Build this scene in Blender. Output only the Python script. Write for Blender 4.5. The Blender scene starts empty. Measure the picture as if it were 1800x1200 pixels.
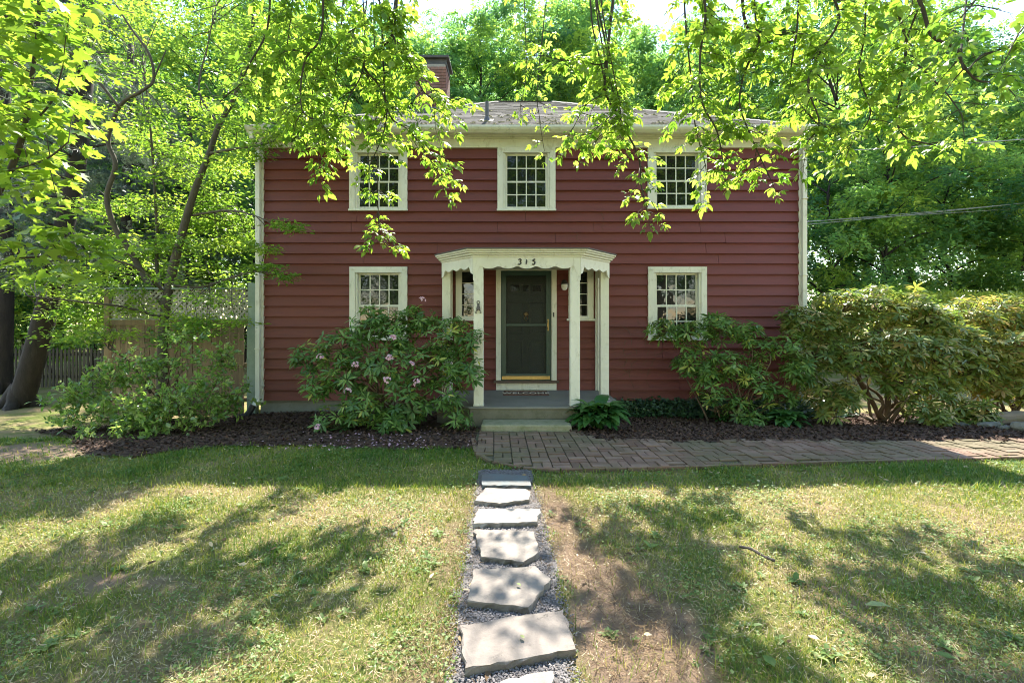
import bpy, math, random
import numpy as np
from mathutils import Vector, Matrix
C = bpy.context
S = C.scene
COL = S.collection
R = math.radians
rng = np.random.default_rng(7)
random.seed(7)

# ------------------------------------------------------------------ camera, sky, sun, exposure
FX, CX, HY = 850.0, 900.0, 567.0            # focal length in photo pixels, centre column, horizon row
CAMZ = 1.74
cam = bpy.data.cameras.new('Camera')
cam.sensor_width = 36.0
cam.lens = FX / 1800 * 36
cam.shift_y = -(600 - HY) / 1800
cam.clip_start = 0.05
cam.clip_end = 600
camo = bpy.data.objects.new('Camera', cam)
COL.objects.link(camo)
camo.location = (0, 0, CAMZ)
camo.rotation_euler = (R(90), 0, 0)
S.camera = camo

SUN_E, SUN_A = R(51), R(4.5)
w = bpy.data.worlds.new('World')
S.world = w
w.use_nodes = True
nt = w.node_tree
sky = nt.nodes.new('ShaderNodeTexSky')
sky.sky_type = 'NISHITA'
sky.sun_disc = False
sky.sun_elevation = SUN_E
sky.sun_rotation = SUN_A
sky.air_density = 1.0
sky.dust_density = 0.0
sky.ozone_density = 1.5
bg = nt.nodes['Background']
bg.inputs['Strength'].default_value = 0.15
wm = nt.nodes.new('ShaderNodeMix'); wm.data_type = 'RGBA'; wm.blend_type = 'MULTIPLY'; wm.inputs[0].default_value = 1
wm.inputs[7].default_value = (1.13, .98, .84, 1)             # daylight balanced for shade, as the camera was
nt.links.new(sky.outputs[0], wm.inputs[6]); nt.links.new(wm.outputs[2], bg.inputs[0])
sl = bpy.data.lights.new('Sun', 'SUN')
sl.energy = 3.8
sl.angle = R(0.5)
sl.color = (1.0, 0.94, 0.82)
so = bpy.data.objects.new('Sun', sl)
COL.objects.link(so)
sd = Vector((math.sin(SUN_A) * math.cos(SUN_E), math.cos(SUN_A) * math.cos(SUN_E), math.sin(SUN_E)))
so.rotation_euler = sd.to_track_quat('Z', 'Y').to_euler()
so.location = sd * 60
S.view_settings.view_transform = 'Standard'
S.view_settings.look = 'None'
S.view_settings.gamma = 1
S.view_settings.exposure = 2.42
cy = S.cycles
cy.max_bounces = 7
cy.diffuse_bounces = 4
cy.glossy_bounces = 3
cy.transmission_bounces = 4
cy.transparent_max_bounces = 8
cy.use_denoising = True
cy.filter_width = 1.0
cy.sample_clamp_indirect = 6

# ------------------------------------------------------------------ helpers
def P(px, py, Y):
    return Vector(((px - CX) / FX * Y, Y, CAMZ + (HY - py) / FX * Y))

def ss(a, b, x):
    t = np.clip((x - a) / (b - a), 0, 1)
    return t * t * (3 - 2 * t)

def T(x, y):                                  # height of the ground
    x = np.asarray(x, float); y = np.asarray(y, float)
    z = 0.2 - 0.14 * ss(6.4, 8.7, y) - 0.12 * ss(-3.5, -7.5, x) * ss(4.5, 8, y)
    z = z + 0.025 * np.sin(x * 0.9 + 1.1) * np.sin(y * 1.1 + 0.4) * ss(1.2, 2.5, np.abs(x))
    return z

def G(px, py, lift=0.0):                      # where the view ray of a pixel meets the ground
    Y = 5.0
    for _ in range(30):
        X = (px - CX) / FX * Y
        Y = 0.5 * Y + 0.5 * FX * (CAMZ - float(T(X, Y)) - lift) / (py - HY)
    X = (px - CX) / FX * Y
    return Vector((X, Y, float(T(X, Y)) + lift))

def vnoise(x, y, sc, seed=0, octv=3):         # value noise in numpy, about 0..1
    out = np.zeros_like(np.asarray(x, float)); amp = 1; tot = 0
    for o in range(octv):
        g = np.random.default_rng(seed + o).random((64, 64))
        u = np.asarray(x) / sc * 2 ** o; v = np.asarray(y) / sc * 2 ** o
        i = np.floor(u).astype(int); j = np.floor(v).astype(int)
        a = u - i; b = v - j
        a = a * a * (3 - 2 * a); b = b * b * (3 - 2 * b)
        q = lambda p, r: g[p % 64, r % 64]
        out = out + amp * ((q(i, j) * (1 - a) + q(i + 1, j) * a) * (1 - b) + (q(i, j + 1) * (1 - a) + q(i + 1, j + 1) * a) * b)
        tot += amp; amp *= .5
    return out / tot

def tag(o, label=None, cat=None, group=None, kind=None):
    if label: o['label'] = label
    if cat: o['category'] = cat
    if group: o['group'] = group
    if kind: o['kind'] = kind
    return o

def empty(name, loc=(0, 0, 0), rz=0.0):
    o = bpy.data.objects.new(name, None)
    COL.objects.link(o)
    o.location = loc
    o.rotation_euler = (0, 0, rz)
    o.empty_display_size = 0.2
    return o

def copy_tree(o, parent=None):
    c = o.copy(); COL.objects.link(c)
    if parent is not None: c.parent = parent
    for ch in list(o.children): copy_tree(ch, c)
    return c

class MB:
    """collects shapes, then links them as one mesh object"""
    def __init__(s): s.v = []; s.f = []; s.m = []; s.t = []
    def add(s, vs, fs, mi=0, tint=0.5):
        n = len(s.v); s.v += [tuple(v) for v in vs]
        s.f += [tuple(i + n for i in f) for f in fs]; s.m += [mi] * len(fs); s.t += [tint] * len(vs)
    def box(s, x0, x1, y0, y1, z0, z1, mi=0, tint=0.5):
        s.add([(x0,y0,z0),(x1,y0,z0),(x1,y1,z0),(x0,y1,z0),(x0,y0,z1),(x1,y0,z1),(x1,y1,z1),(x0,y1,z1)],
              [(0,3,2,1),(4,5,6,7),(0,1,5,4),(1,2,6,5),(2,3,7,6),(3,0,4,7)], mi, tint)
    def obox(s, c, ax, ay, az, mi=0, tint=0.5):   # oriented box, half axes
        c = Vector(c); ax = Vector(ax); ay = Vector(ay); az = Vector(az)
        vs = [c + a * ax + b * ay + d * az for d in (-1, 1) for a, b in ((-1,-1),(1,-1),(1,1),(-1,1))]
        s.add(vs, [(0,3,2,1),(4,5,6,7),(0,1,5,4),(1,2,6,5),(2,3,7,6),(3,0,4,7)], mi, tint)
    def prism(s, poly, a, b, axis='z', mi=0, tint=0.5):   # poly of 2D points swept from a to b
        f = {'z': lambda p, h: (p[0], p[1], h), 'y': lambda p, h: (p[0], h, p[1]), 'x': lambda p, h: (h, p[0], p[1])}[axis]
        n = len(poly)
        vs = [f(p, a) for p in poly] + [f(p, b) for p in poly]
        fs = [tuple(range(n))[::-1], tuple(range(n, 2 * n))] + [(i, (i + 1) % n, n + (i + 1) % n, n + i) for i in range(n)]
        s.add(vs, fs, mi, tint)
    def tube(s, pts, rad, n=8, mi=0, tint=0.5, cap=True):
        pts = [Vector(p) for p in pts]
        if not hasattr(rad, '__len__'): rad = [rad] * len(pts)
        vs = []; up = None
        for i, p in enumerate(pts):
            d = (pts[min(i + 1, len(pts) - 1)] - pts[max(i - 1, 0)])
            if d.length < 1e-9: d = Vector((0, 0, 1))
            d.normalize()
            if up is None: up = d.orthogonal()
            u = (up - d * up.dot(d))
            if u.length < 1e-6: u = d.orthogonal()
            u.normalize(); up = u; v = d.cross(u)
            for k in range(n):
                a = 2 * math.pi * k / n
                vs.append(p + (u * math.cos(a) + v * math.sin(a)) * rad[i])
        fs = []
        for i in range(len(pts) - 1):
            for k in range(n):
                fs.append((i*n+k, i*n+(k+1)%n, (i+1)*n+(k+1)%n, (i+1)*n+k))
        if cap: fs += [tuple(range(n))[::-1], tuple(range((len(pts)-1)*n, len(pts)*n))]
        s.add(vs, fs, mi, tint)
    def build(s, name, mats, parent=None, smooth=False, bevel=0):
        me = bpy.data.meshes.new(name)
        me.from_pydata(s.v, [], s.f)
        for m in (mats if isinstance(mats, (list, tuple)) else [mats]): me.materials.append(m)
        me.polygons.foreach_set('material_index', s.m)
        at = me.attributes.new('tint', 'FLOAT', 'POINT'); at.data.foreach_set('value', s.t)
        if smooth: me.polygons.foreach_set('use_smooth', [True] * len(s.f))
        me.update()
        o = bpy.data.objects.new(name, me); COL.objects.link(o)
        if parent is not None: o.parent = parent
        if bevel:
            b = o.modifiers.new('bevel', 'BEVEL'); b.width = bevel; b.segments = 2; b.limit_method = 'ANGLE'
        return o

def scatter(name, mat, pos, dr, nr, size, tv, tf, tint, parent=None, wide=None):
    """one mesh holding a leaf-like template at every position; tv rows are (across, along, out)"""
    pos = np.asarray(pos, float); dr = np.asarray(dr, float); nr = np.asarray(nr, float)
    n = len(pos)
    dr = dr / (np.linalg.norm(dr, axis=1, keepdims=True) + 1e-9)
    sdv = np.cross(dr, nr); sdv /= (np.linalg.norm(sdv, axis=1, keepdims=True) + 1e-9)
    nr = np.cross(sdv, dr)
    tv = np.asarray(tv, float); k = len(tv)
    size = np.asarray(size, float).reshape(-1, 1, 1)
    wd = 1.0 if wide is None else np.asarray(wide, float).reshape(-1, 1, 1)
    V = pos[:, None, :] + size * (tv[None, :, 0:1] * wd * sdv[:, None, :] + tv[None, :, 1:2] * dr[:, None, :] + tv[None, :, 2:3] * nr[:, None, :])
    me = bpy.data.meshes.new(name)
    lens = np.array([len(f) for f in tf]); loops = np.concatenate([np.array(f) for f in tf])
    me.vertices.add(n * k); me.vertices.foreach_set('co', V.reshape(-1).astype(np.float32))
    L = (loops[None, :] + (np.arange(n) * k)[:, None]).reshape(-1)
    me.loops.add(len(L)); me.loops.foreach_set('vertex_index', L.astype(np.int32))
    al = np.tile(lens, n); st = np.concatenate([[0], np.cumsum(al)[:-1]])
    me.polygons.add(len(al)); me.polygons.foreach_set('loop_start', st.astype(np.int32)); me.polygons.foreach_set('loop_total', al.astype(np.int32))
    me.update(calc_edges=True)
    at = me.attributes.new('tint', 'FLOAT', 'POINT'); at.data.foreach_set('value', np.repeat(np.asarray(tint, float), k).astype(np.float32))
    me.materials.append(mat)
    o = bpy.data.objects.new(name, me); COL.objects.link(o)
    if parent is not None: o.parent = parent
    return o

def unit(v): return v / (np.linalg.norm(v, axis=-1, keepdims=True) + 1e-9)

def smooth_path(pts, k=5):
    pts = [Vector(p) for p in pts]
    q = [pts[0] * 2 - pts[1]] + pts + [pts[-1] * 2 - pts[-2]]
    out = []
    for i in range(1, len(q) - 2):
        a, b, c, d = q[i-1], q[i], q[i+1], q[i+2]
        for j in range(k):
            t = j / k
            out.append(0.5 * ((2*b) + (c-a)*t + (2*a-5*b+4*c-d)*t*t + (3*b-a-3*c+d)*t*t*t))
    out.append(pts[-1]); return out

# leaf templates: (across, along, out)
LEAF8 = ([(0,0,0),(.21,.34,.05),(.16,.7,.03),(0,1,-.1),(-.16,.7,.03),(-.21,.34,.05),(0,.34,0),(0,.7,-.03)],
         [(0,1,6),(1,2,7,6),(2,3,7),(0,6,5),(5,6,7,4),(4,7,3)])
LEAF4 = ([(0,0,0),(.28,.5,.06),(0,1,-.06),(-.28,.5,.06)], [(0,1,2),(0,2,3)])
RHODO = ([(0,0,0),(.11,.3,.03),(.13,.65,.02),(0,1,-.06),(-.13,.65,.02),(-.11,.3,.03),(0,.3,0),(0,.65,-.02)],
         [(0,1,6),(1,2,7,6),(2,3,7),(0,6,5),(5,6,7,4),(4,7,3)])
TRIPLE = ([(0,0,0),(.24,.42,.06),(0,.9,-.06),(-.24,.42,.06),
           (.1,-.05,.1),(.62,.1,.0),(.75,.6,.12),(.36,.34,.2),
           (-.12,.0,-.1),(-.42,.3,.0),(-.85,.35,-.12),(-.55,-.06,-.2)],
          [(0,1,2,3),(4,5,6,7),(8,9,10,11)])
_mp = [(0,-.02),(.18,-.12),(.3,-.02),(.56,-.02),(.42,.16),(.62,.44),(.34,.4),(.2,.52),(.18,.72),(0,1),(-.18,.72),(-.2,.52),(-.34,.4),(-.62,.44),(-.42,.16),(-.56,-.02),(-.3,-.02),(-.18,-.12)]
MAPLE = ([(0,.25,-.04)] + [(a, b, .05 * (abs(a) - .2)) for a, b in _mp], [(0, i + 1, (i + 1) % 18 + 1) for i in range(18)])
BLADE = ([(-.5,0,0),(.5,0,0),(.32,.55,.12),(-.32,.55,.12),(0,1,.36)], [(0,1,2,3),(3,2,4)])
_tn = random.Random(3)
def _tuft(n, sp):
    v, f = [], []
    for i in range(n):
        a = _tn.uniform(0, 6.283); t = _tn.uniform(.1, 1) * sp
        d = Vector((math.cos(a) * t, 1, math.sin(a) * t)).normalized()
        s_ = d.orthogonal().normalized() * .018
        b = len(v)
        L = _tn.uniform(.7, 1)
        v += [tuple(s_), tuple(-s_), tuple(d * L + Vector((0, 0, -.12)))]; f.append((b, b + 1, b + 2))
    return v, f
NEEDLES = _tuft(14, 1.1)

# ------------------------------------------------------------------ materials
def N(t, typ, **kw):
    n = t.nodes.new(typ)
    for k, v in kw.items(): setattr(n, k, v)
    return n

def newmat(name):
    m = bpy.data.materials.new(name); m.use_nodes = True
    return m, m.node_tree, m.node_tree.nodes['Principled BSDF']

def ramp(t, fac, stops):
    r = N(t, 'ShaderNodeValToRGB')
    e = r.color_ramp.elements
    while len(e) > 1: e.remove(e[-1])
    e[0].position = stops[0][0]; e[0].color = (*stops[0][1], 1)
    for p, c in stops[1:]:
        q = e.new(p); q.color = (*c, 1)
    t.links.new(fac, r.inputs[0]); return r.outputs[0]

def noise(t, sc, det=6, rough=.6, vec=None, dist=0):
    n = N(t, 'ShaderNodeTexNoise'); n.inputs['Scale'].default_value = sc; n.inputs['Detail'].default_value = det
    n.inputs['Roughness'].default_value = rough; n.inputs['Distortion'].default_value = dist
    if vec is not None: t.links.new(vec, n.inputs['Vector'])
    return n.outputs[0]

def mixc(t, fac, a, b, mode='MIX'):
    m = N(t, 'ShaderNodeMix', data_type='RGBA', blend_type=mode)
    for i, v in ((0, fac), (6, a), (7, b)):
        if hasattr(v, 'is_linked'): t.links.new(v, m.inputs[i])
        elif i == 0: m.inputs[0].default_value = v
        else: m.inputs[i].default_value = (*v, 1)
    return m.outputs[2]

def coords(t, scale=(1,1,1), kind='Object'):
    c = N(t, 'ShaderNodeTexCoord'); mp = N(t, 'ShaderNodeMapping'); mp.inputs['Scale'].default_value = scale
    t.links.new(c.outputs[kind], mp.inputs[0]); return mp.outputs[0]

def bump(t, b, h, st=.3, dist=.01):
    n = N(t, 'ShaderNodeBump'); n.inputs['Strength'].default_value = st; n.inputs['Distance'].default_value = dist
    t.links.new(h, n.inputs['Height']); t.links.new(n.outputs[0], b.inputs['Normal'])

def tintnode(t):
    a = N(t, 'ShaderNodeAttribute', attribute_name='tint'); return a.outputs['Fac']

def paint(name, col, col2=None, sc=6, rough=.5, dirt=None, bstr=.15, stretch=(1,1,1), amount=.5, tinted=0.0):
    """painted or solid surface: two close colours mottled by noise, optional dirt spots"""
    m, t, b = newmat(name)
    v = coords(t, stretch)
    col2 = col2 or tuple(c * .8 for c in col)
    c = mixc(t, ramp(t, noise(t, sc, 8, .65, v), [(.35, (0,0,0)), (.7, (1,1,1))]), col, col2)
    if dirt:
        d = ramp(t, noise(t, sc * 2.3, 10, .75, v, .4), [(.54, (0,0,0)), (.72, (amount,) * 3)])
        c = mixc(t, d, c, dirt)
    if tinted:
        c = mixc(t, tinted, c, ramp(t, tintnode(t), [(0, (.35,.35,.35)), (1, (1,1,1))]), 'MULTIPLY')
    t.links.new(c, b.inputs['Base Color']); b.inputs['Roughness'].default_value = rough
    if bstr: bump(t, b, noise(t, sc * 9, 6, .7, v), bstr, .004)
    return m

def leafmat(name, stops, trans=.5, tboost=1.6, rough=.45, spec=.35, twarm=(1.05, 1.0, .62)):
    """leaf: glossy front mixed with light passing through; colour picked by the leaf's own tint"""
    m, t, b = newmat(name)
    c = ramp(t, tintnode(t), stops)
    t.links.new(c, b.inputs['Base Color']); b.inputs['Roughness'].default_value = rough
    b.inputs['Specular IOR Level'].default_value = spec
    tr = N(t, 'ShaderNodeBsdfTranslucent')
    t.links.new(mixc(t, 1.0, c, tuple(tboost * k for k in twarm), 'MULTIPLY'), tr.inputs[0])
    mx = N(t, 'ShaderNodeMixShader'); mx.inputs[0].default_value = trans
    t.links.new(b.outputs[0], mx.inputs[1]); t.links.new(tr.outputs[0], mx.inputs[2])
    t.links.new(mx.outputs[0], t.nodes['Material Output'].inputs[0])
    return m

M = {}
M['trim'] = paint('cream_paint', (.66,.65,.565), (.58,.57,.49), 4, .5, (.24,.21,.13), .15, (1,1,.45), .65)
M['trim_shade'] = M['trim']
M['sage'] = paint('sage_paint', (.24,.31,.25), (.18,.24,.19), 5, .6, (.12,.12,.08))
M['green'] = paint('dark_green_paint', (.010,.048,.037), (.008,.036,.028), 5, .35, None, .05)
M['brass'] = paint('brass', (.45,.31,.12), (.36,.25,.10), 12, .38, None, 0)
M['brass'].node_tree.nodes['Principled BSDF'].inputs['Metallic'].default_value = .9
M['black'] = paint('black_iron', (.015,.015,.015), (.03,.028,.025), 20, .5)
M['rust'] = paint('weathered_iron', (.06,.055,.05), (.10,.08,.06), 60, .6)
M['concrete'] = paint('concrete', (.22,.215,.19), (.16,.16,.13), 4, .85, (.10,.11,.06), .4, amount=.6)
M['mossconcrete'] = paint('mossy_old_concrete', (.15,.14,.105), (.10,.10,.065), 5, .9, (.055,.06,.03), .6, amount=.8)
M['porchfloor'] = paint('grey_porch_concrete', (.205,.195,.17), (.155,.15,.13), 3, .7, (.13,.14,.10), .2, amount=.5)
M['granite'] = paint('mossy_granite', (.25,.24,.165), (.15,.16,.08), 9, .9, (.08,.095,.035), .7, amount=.8)
M['wood'] = paint('weathered_cedar', (.27,.19,.105), (.18,.135,.08), 3, .8, (.14,.11,.07), .5, (9,9,.7), .5, .6)
M['oldwood'] = paint('grey_old_wood', (.085,.072,.05), (.055,.05,.038), 3, .9, (.03,.03,.02), .5, (9,9,.7), .5, .5)
M['sillwood'] = paint('brown_sill_wood', (.10,.065,.045), (.07,.05,.035), 6, .6)
M['bark'] = paint('pine_bark', (.036,.027,.022), (.016,.013,.011), 5, .95, (.07,.055,.047), 1.0, (3,3,.6), .5)
M['greybark'] = paint('grey_smooth_bark', (.085,.070,.050), (.05,.042,.03), 6, .85, (.11,.115,.065), .6, (2,2,.7), .6)
M['twig'] = paint('dark_twig', (.055,.042,.032), (.035,.028,.022), 10, .85, None, .3)
M['stem'] = paint('shrub_stem', (.12,.078,.043), (.07,.05,.03), 8, .85, (.17,.135,.085), .4)
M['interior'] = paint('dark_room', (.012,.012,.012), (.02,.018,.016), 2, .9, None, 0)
M['wire'] = paint('grey_cable', (.16,.16,.16), (.22,.22,.22), 5, .6, None, 0)
M['pvc'] = paint('white_plastic', (.72,.72,.70), (.65,.65,.62), 8, .4, None, 0)
M['coir'] = paint('brown_coir', (.11,.05,.035), (.07,.035,.03), 40, .95, None, .8)
M['coirlight'] = paint('pale_coir', (.75,.68,.58), (.65,.58,.48), 40, .95, None, .5)
M['matpat'] = paint('tan_coir', (.30,.19,.11), (.22,.13,.08), 40, .95, None, .5)
M['rock'] = paint('field_stone', (.13,.125,.105), (.075,.075,.06), 5, .9, (.12,.15,.07), .8, amount=.7)
M['log'] = paint('old_log', (.17,.13,.09), (.10,.085,.06), 3, .95, (.12,.15,.06), .9, (.6,3,3), .6)
M['flue'] = paint('chimney_cap_slate', (.05,.05,.05), (.08,.075,.07), 6, .8)
M['lead'] = paint('grey_pipe', (.06,.06,.065), (.09,.09,.09), 9, .6)
M['moss'] = paint('moss', (.11,.10,.035), (.17,.13,.05), 20, 1.0, None, .8)

def red_siding():
    m, t, b = newmat('red_clapboard')
    v = coords(t, (.6, 1, 5)); v2 = coords(t)
    c = mixc(t, noise(t, 1.2, 5, .6, v), (.148,.033,.0175), (.108,.024,.0145))
    sep = N(t, 'ShaderNodeSeparateXYZ'); t.links.new(v2, sep.inputs[0])
    mr = N(t, 'ShaderNodeMapRange'); mr.inputs[1].default_value = -4.7; mr.inputs[2].default_value = 5.4
    t.links.new(sep.outputs[0], mr.inputs[0])
    # HDR colour cast of the light painted in: browner at one end, pinker at the other
    c = mixc(t, mr.outputs[0], c, mixc(t, noise(t, 1.2, 5, .6, v), (.162,.032,.029), (.122,.025,.023)))
    d = ramp(t, noise(t, 3.5, 12, .75, v, .3), [(.5, (0,0,0)), (.75, (.65,.65,.65))])
    c = mixc(t, d, c, (.062,.018,.016))
    sp = ramp(t, noise(t, 28, 4, .6, coords(t, (1,1,2.2))), [(.715, (0,0,0)), (.75, (.5,.5,.5))])
    c = mixc(t, sp, c, (.25,.14,.10))
    t.links.new(c, b.inputs['Base Color']); b.inputs['Roughness'].default_value = .62
    bump(t, b, noise(t, 22, 8, .7, coords(t, (.25, 1, 5))), .35, .004)
    return m
M['red'] = red_siding()

def glassmat():
    m, t, b = newmat('window_glass')
    b.inputs['Base Color'].default_value = (.010,.012,.011,1); b.inputs['Roughness'].default_value = .02
    b.inputs['Specular IOR Level'].default_value = .45
    bump(t, b, noise(t, 2.2, 3, .5, coords(t)), .12, .05)
    return m
M['glass'] = glassmat()

def screenmat():
    m, t, b = newmat('insect_screen')
    b.inputs['Base Color'].default_value = (.012,.011,.009,1); b.inputs['Roughness'].default_value = .7
    tr = N(t, 'ShaderNodeBsdfTransparent'); mx = N(t, 'ShaderNodeMixShader')
    mx.inputs[0].default_value = .55
    t.links.new(tr.outputs[0], mx.inputs[1]); t.links.new(b.outputs[0], mx.inputs[2])
    t.links.new(mx.outputs[0], t.nodes['Material Output'].inputs[0]); return m
M['screen'] = screenmat()

def shingles():
    m, t, b = newmat('asphalt_shingles')
    v = coords(t)
    a = tintnode(t)
    c = ramp(t, a, [(0, (.12,.108,.10)), (.5, (.18,.165,.155)), (1, (.25,.23,.215))])
    c = mixc(t, noise(t, 40, 6, .8, v), c, (.10,.085,.08))
    mo = ramp(t, noise(t, 1.1, 8, .7, v), [(.52, (0,0,0)), (.68, (.6,.6,.6))])
    c = mixc(t, mo, c, (.13,.12,.05))
    t.links.new(c, b.inputs['Base Color']); b.inputs['Roughness'].default_value = .95
    bump(t, b, noise(t, 120, 4, .8, v), .6, .004); return m
M['shingle'] = shingles()

def brickmat(name, s3, moss, dark):
    m, t, b = newmat(name)
    v = coords(t)
    c = ramp(t, tintnode(t), [(0, s3[0]), (.5, s3[1]), (1, s3[2])])
    c = mixc(t, ramp(t, noise(t, 9, 8, .7, v), [(.4, (0,0,0)), (.75, (.7,.7,.7))]), c, dark)
    mo = ramp(t, noise(t, .9, 8, .7, v), [(.42, (0,0,0)), (.62, (.8,.8,.8))])
    c = mixc(t, mo, c, moss)
    t.links.new(c, b.inputs['Base Color']); b.inputs['Roughness'].default_value = .9
    bump(t, b, noise(t, 45, 6, .7, v), .6, .005); return m
M['paver'] = brickmat('walk_brick', [(.125,.062,.040), (.185,.100,.068), (.24,.15,.11)], (.095,.085,.040), (.085,.058,.042))
M['chimbrick'] = brickmat('chimney_brick', [(.16,.07,.05), (.22,.10,.07), (.28,.15,.11)], (.16,.10,.08), (.10,.06,.05))
M['mortar'] = paint('mortar', (.30,.27,.23), (.2,.19,.16), 12, .95)
M['joint'] = paint('mossy_sand_joint', (.085,.07,.045), (.06,.065,.03), 12, 1.0)

def flagmat():
    m, t, b = newmat('flagstone')
    v = coords(t)
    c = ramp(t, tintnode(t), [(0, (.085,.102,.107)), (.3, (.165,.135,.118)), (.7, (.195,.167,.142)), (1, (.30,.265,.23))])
    c = mixc(t, ramp(t, noise(t, 4, 12, .72, v, .8), [(.42, (0,0,0)), (.66, (.85,.85,.85))]), c, (.105,.085,.075))
    vo = N(t, 'ShaderNodeTexNoise'); vo.inputs['Scale'].default_value = 2.2; vo.inputs['Detail'].default_value = 12; vo.inputs['Roughness'].default_value = .62
    t.links.new(v, vo.inputs['Vector'])
    cr = ramp(t, vo.outputs[0], [(.487, (0,0,0)), (.4985, (.75,.75,.75)), (.502, (.75,.75,.75)), (.512, (0,0,0))])
    gate = ramp(t, noise(t, 2.6, 3, .5, coords(t, (1,1.3,1))), [(.52, (0,0,0)), (.6, (1,1,1))])
    cr = mixc(t, 1, cr, gate, 'MULTIPLY')
    c = mixc(t, cr, c, (.07,.06,.05))
    t.links.new(c, b.inputs['Base Color']); b.inputs['Roughness'].default_value = .8
    h = mixc(t, .35, noise(t, 6, 10, .7, v), noise(t, 60, 5, .7, v)); h = mixc(t, cr, h, (0,0,0))
    bump(t, b, h, .55, .012); return m
M['flag'] = flagmat()

def groundmat():
    m, t, b = newmat('lawn_soil')
    v = coords(t)
    straw = mixc(t, noise(t, 55, 8, .8, v), (.40,.31,.18), (.15,.105,.06))
    moss = mixc(t, noise(t, 45, 8, .8, v), (.05,.085,.016), (.22,.25,.065))
    k = ramp(t, noise(t, 1.3, 8, .7, v), [(.40, (0,0,0)), (.60, (1,1,1))])
    a = tintnode(t)                        # worn bare earth, measured per ground vertex
    c = mixc(t, k, straw, moss)
    soil = mixc(t, noise(t, 30, 10, .8, v), (.30,.215,.155), (.16,.11,.078))
    c = mixc(t, a, c, soil)
    t.links.new(c, b.inputs['Base Color']); b.inputs['Roughness'].default_value = 1.0
    b.inputs['Specular IOR Level'].default_value = .1
    bump(t, b, noise(t, 70, 8, .8, v), 1.0, .02); return m
M['ground'] = groundmat()
M['mulch'] = paint('mulch_base', (.07,.036,.021), (.04,.021,.013), 30, 1.0, (.14,.085,.055), 1.0)
M['gravel'] = paint('gravel_base', (.17,.155,.15), (.09,.08,.08), 60, 1.0, (.36,.33,.33), 1.0)

GR = leafmat('grass_blades', [(0, (.055,.135,.018)), (.45, (.185,.235,.030)), (.7, (.36,.33,.080)), (1, (.50,.41,.20))], .34, 1.4, .5, .25)
CLV = leafmat('clover_leaves', [(0, (.075,.15,.035)), (.6, (.17,.25,.07)), (1, (.32,.36,.16))], .4, 1.4, .5, .3)
STRAW = leafmat('dead_thatch', [(0, (.085,.05,.03)), (.35, (.26,.18,.10)), (.65, (.44,.34,.20)), (1, (.60,.51,.35))], .2, 1.0, .8, .1, (1,1,.9))
CHIP = paint('bark_chips', (.105,.052,.030), (.055,.028,.017), 14, .95, None, .4, tinted=.7)
PEB = paint('pebbles', (.25,.225,.22), (.14,.125,.125), 14, .85, None, .3, tinted=.85)
OVER = leafmat('overhang_leaf', [(0, (.075,.15,.024)), (.5, (.15,.225,.032)), (1, (.23,.30,.07))], .58, 2.15, .42, .4, (.96, 1.0, .58))
MAG = leafmat('small_tree_leaf', [(0, (.060,.135,.022)), (.5, (.115,.20,.03)), (1, (.19,.265,.045))], .55, 2.3, .42, .4)
MAPL = leafmat('maple_leaf', [(0, (.085,.17,.02)), (.5, (.15,.24,.03)), (1, (.21,.28,.06))], .52, 1.9, .42, .35)
FOR = leafmat('woodland_leaf', [(0, (.045,.115,.060)), (.45, (.085,.175,.062)), (.8, (.15,.24,.055)), (1, (.22,.30,.065))], .55, 2.6, .5, .35)
PINE = leafmat('pine_needle', [(0, (.055,.095,.065)), (.6, (.12,.17,.125)), (1, (.22,.26,.21))], .25, 1.1, .4, .5, (1,1,.8))
RHL = leafmat('rhododendron_leaf', [(0, (.050,.115,.030)), (.5, (.105,.20,.050)), (.85, (.19,.29,.07)), (1, (.34,.35,.07))], .36, 1.9, .36, .45)
RHB = leafmat('bronzed_rhododendron_leaf', [(0, (.055,.10,.028)), (.5, (.115,.175,.042)), (.8, (.22,.235,.06)), (1, (.30,.22,.09))], .42, 2.2, .36, .4)
SHR = leafmat('glossy_shrub_leaf', [(0, (.07,.15,.035)), (.6, (.14,.225,.055)), (1, (.26,.33,.12))], .48, 2.3, .28, .7)
HOS = leafmat('hosta_leaf', [(0, (.030,.105,.028)), (1, (.07,.17,.040))], .35, 1.5, .35, .45)
IVY = leafmat('ivy_leaf', [(0, (.025,.065,.032)), (1, (.06,.12,.045))], .25, 1.2, .35, .5)
HED = leafmat('yellow_hedge_leaf', [(0, (.14,.20,.02)), (1, (.30,.34,.06))], .45, 1.8, .45, .35)
PETAL = leafmat('pink_petal', [(0, (.62,.33,.45)), (1, (.78,.58,.64))], .4, 1.0, .5, .2, (1,1,1))

# ------------------------------------------------------------------ the ground, beds and walks
def in_poly(x, y, poly):
    x = np.asarray(x); y = np.asarray(y); r = np.zeros(x.shape, bool)
    n = len(poly)
    for i in range(n):
        (x0, y0), (x1, y1) = poly[i][:2], poly[(i + 1) % n][:2]
        c = ((y0 > y) != (y1 > y)) & (x < (x1 - x0) * (y - y0) / (y1 - y0 + 1e-12) + x0)
        r ^= c
    return r

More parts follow.
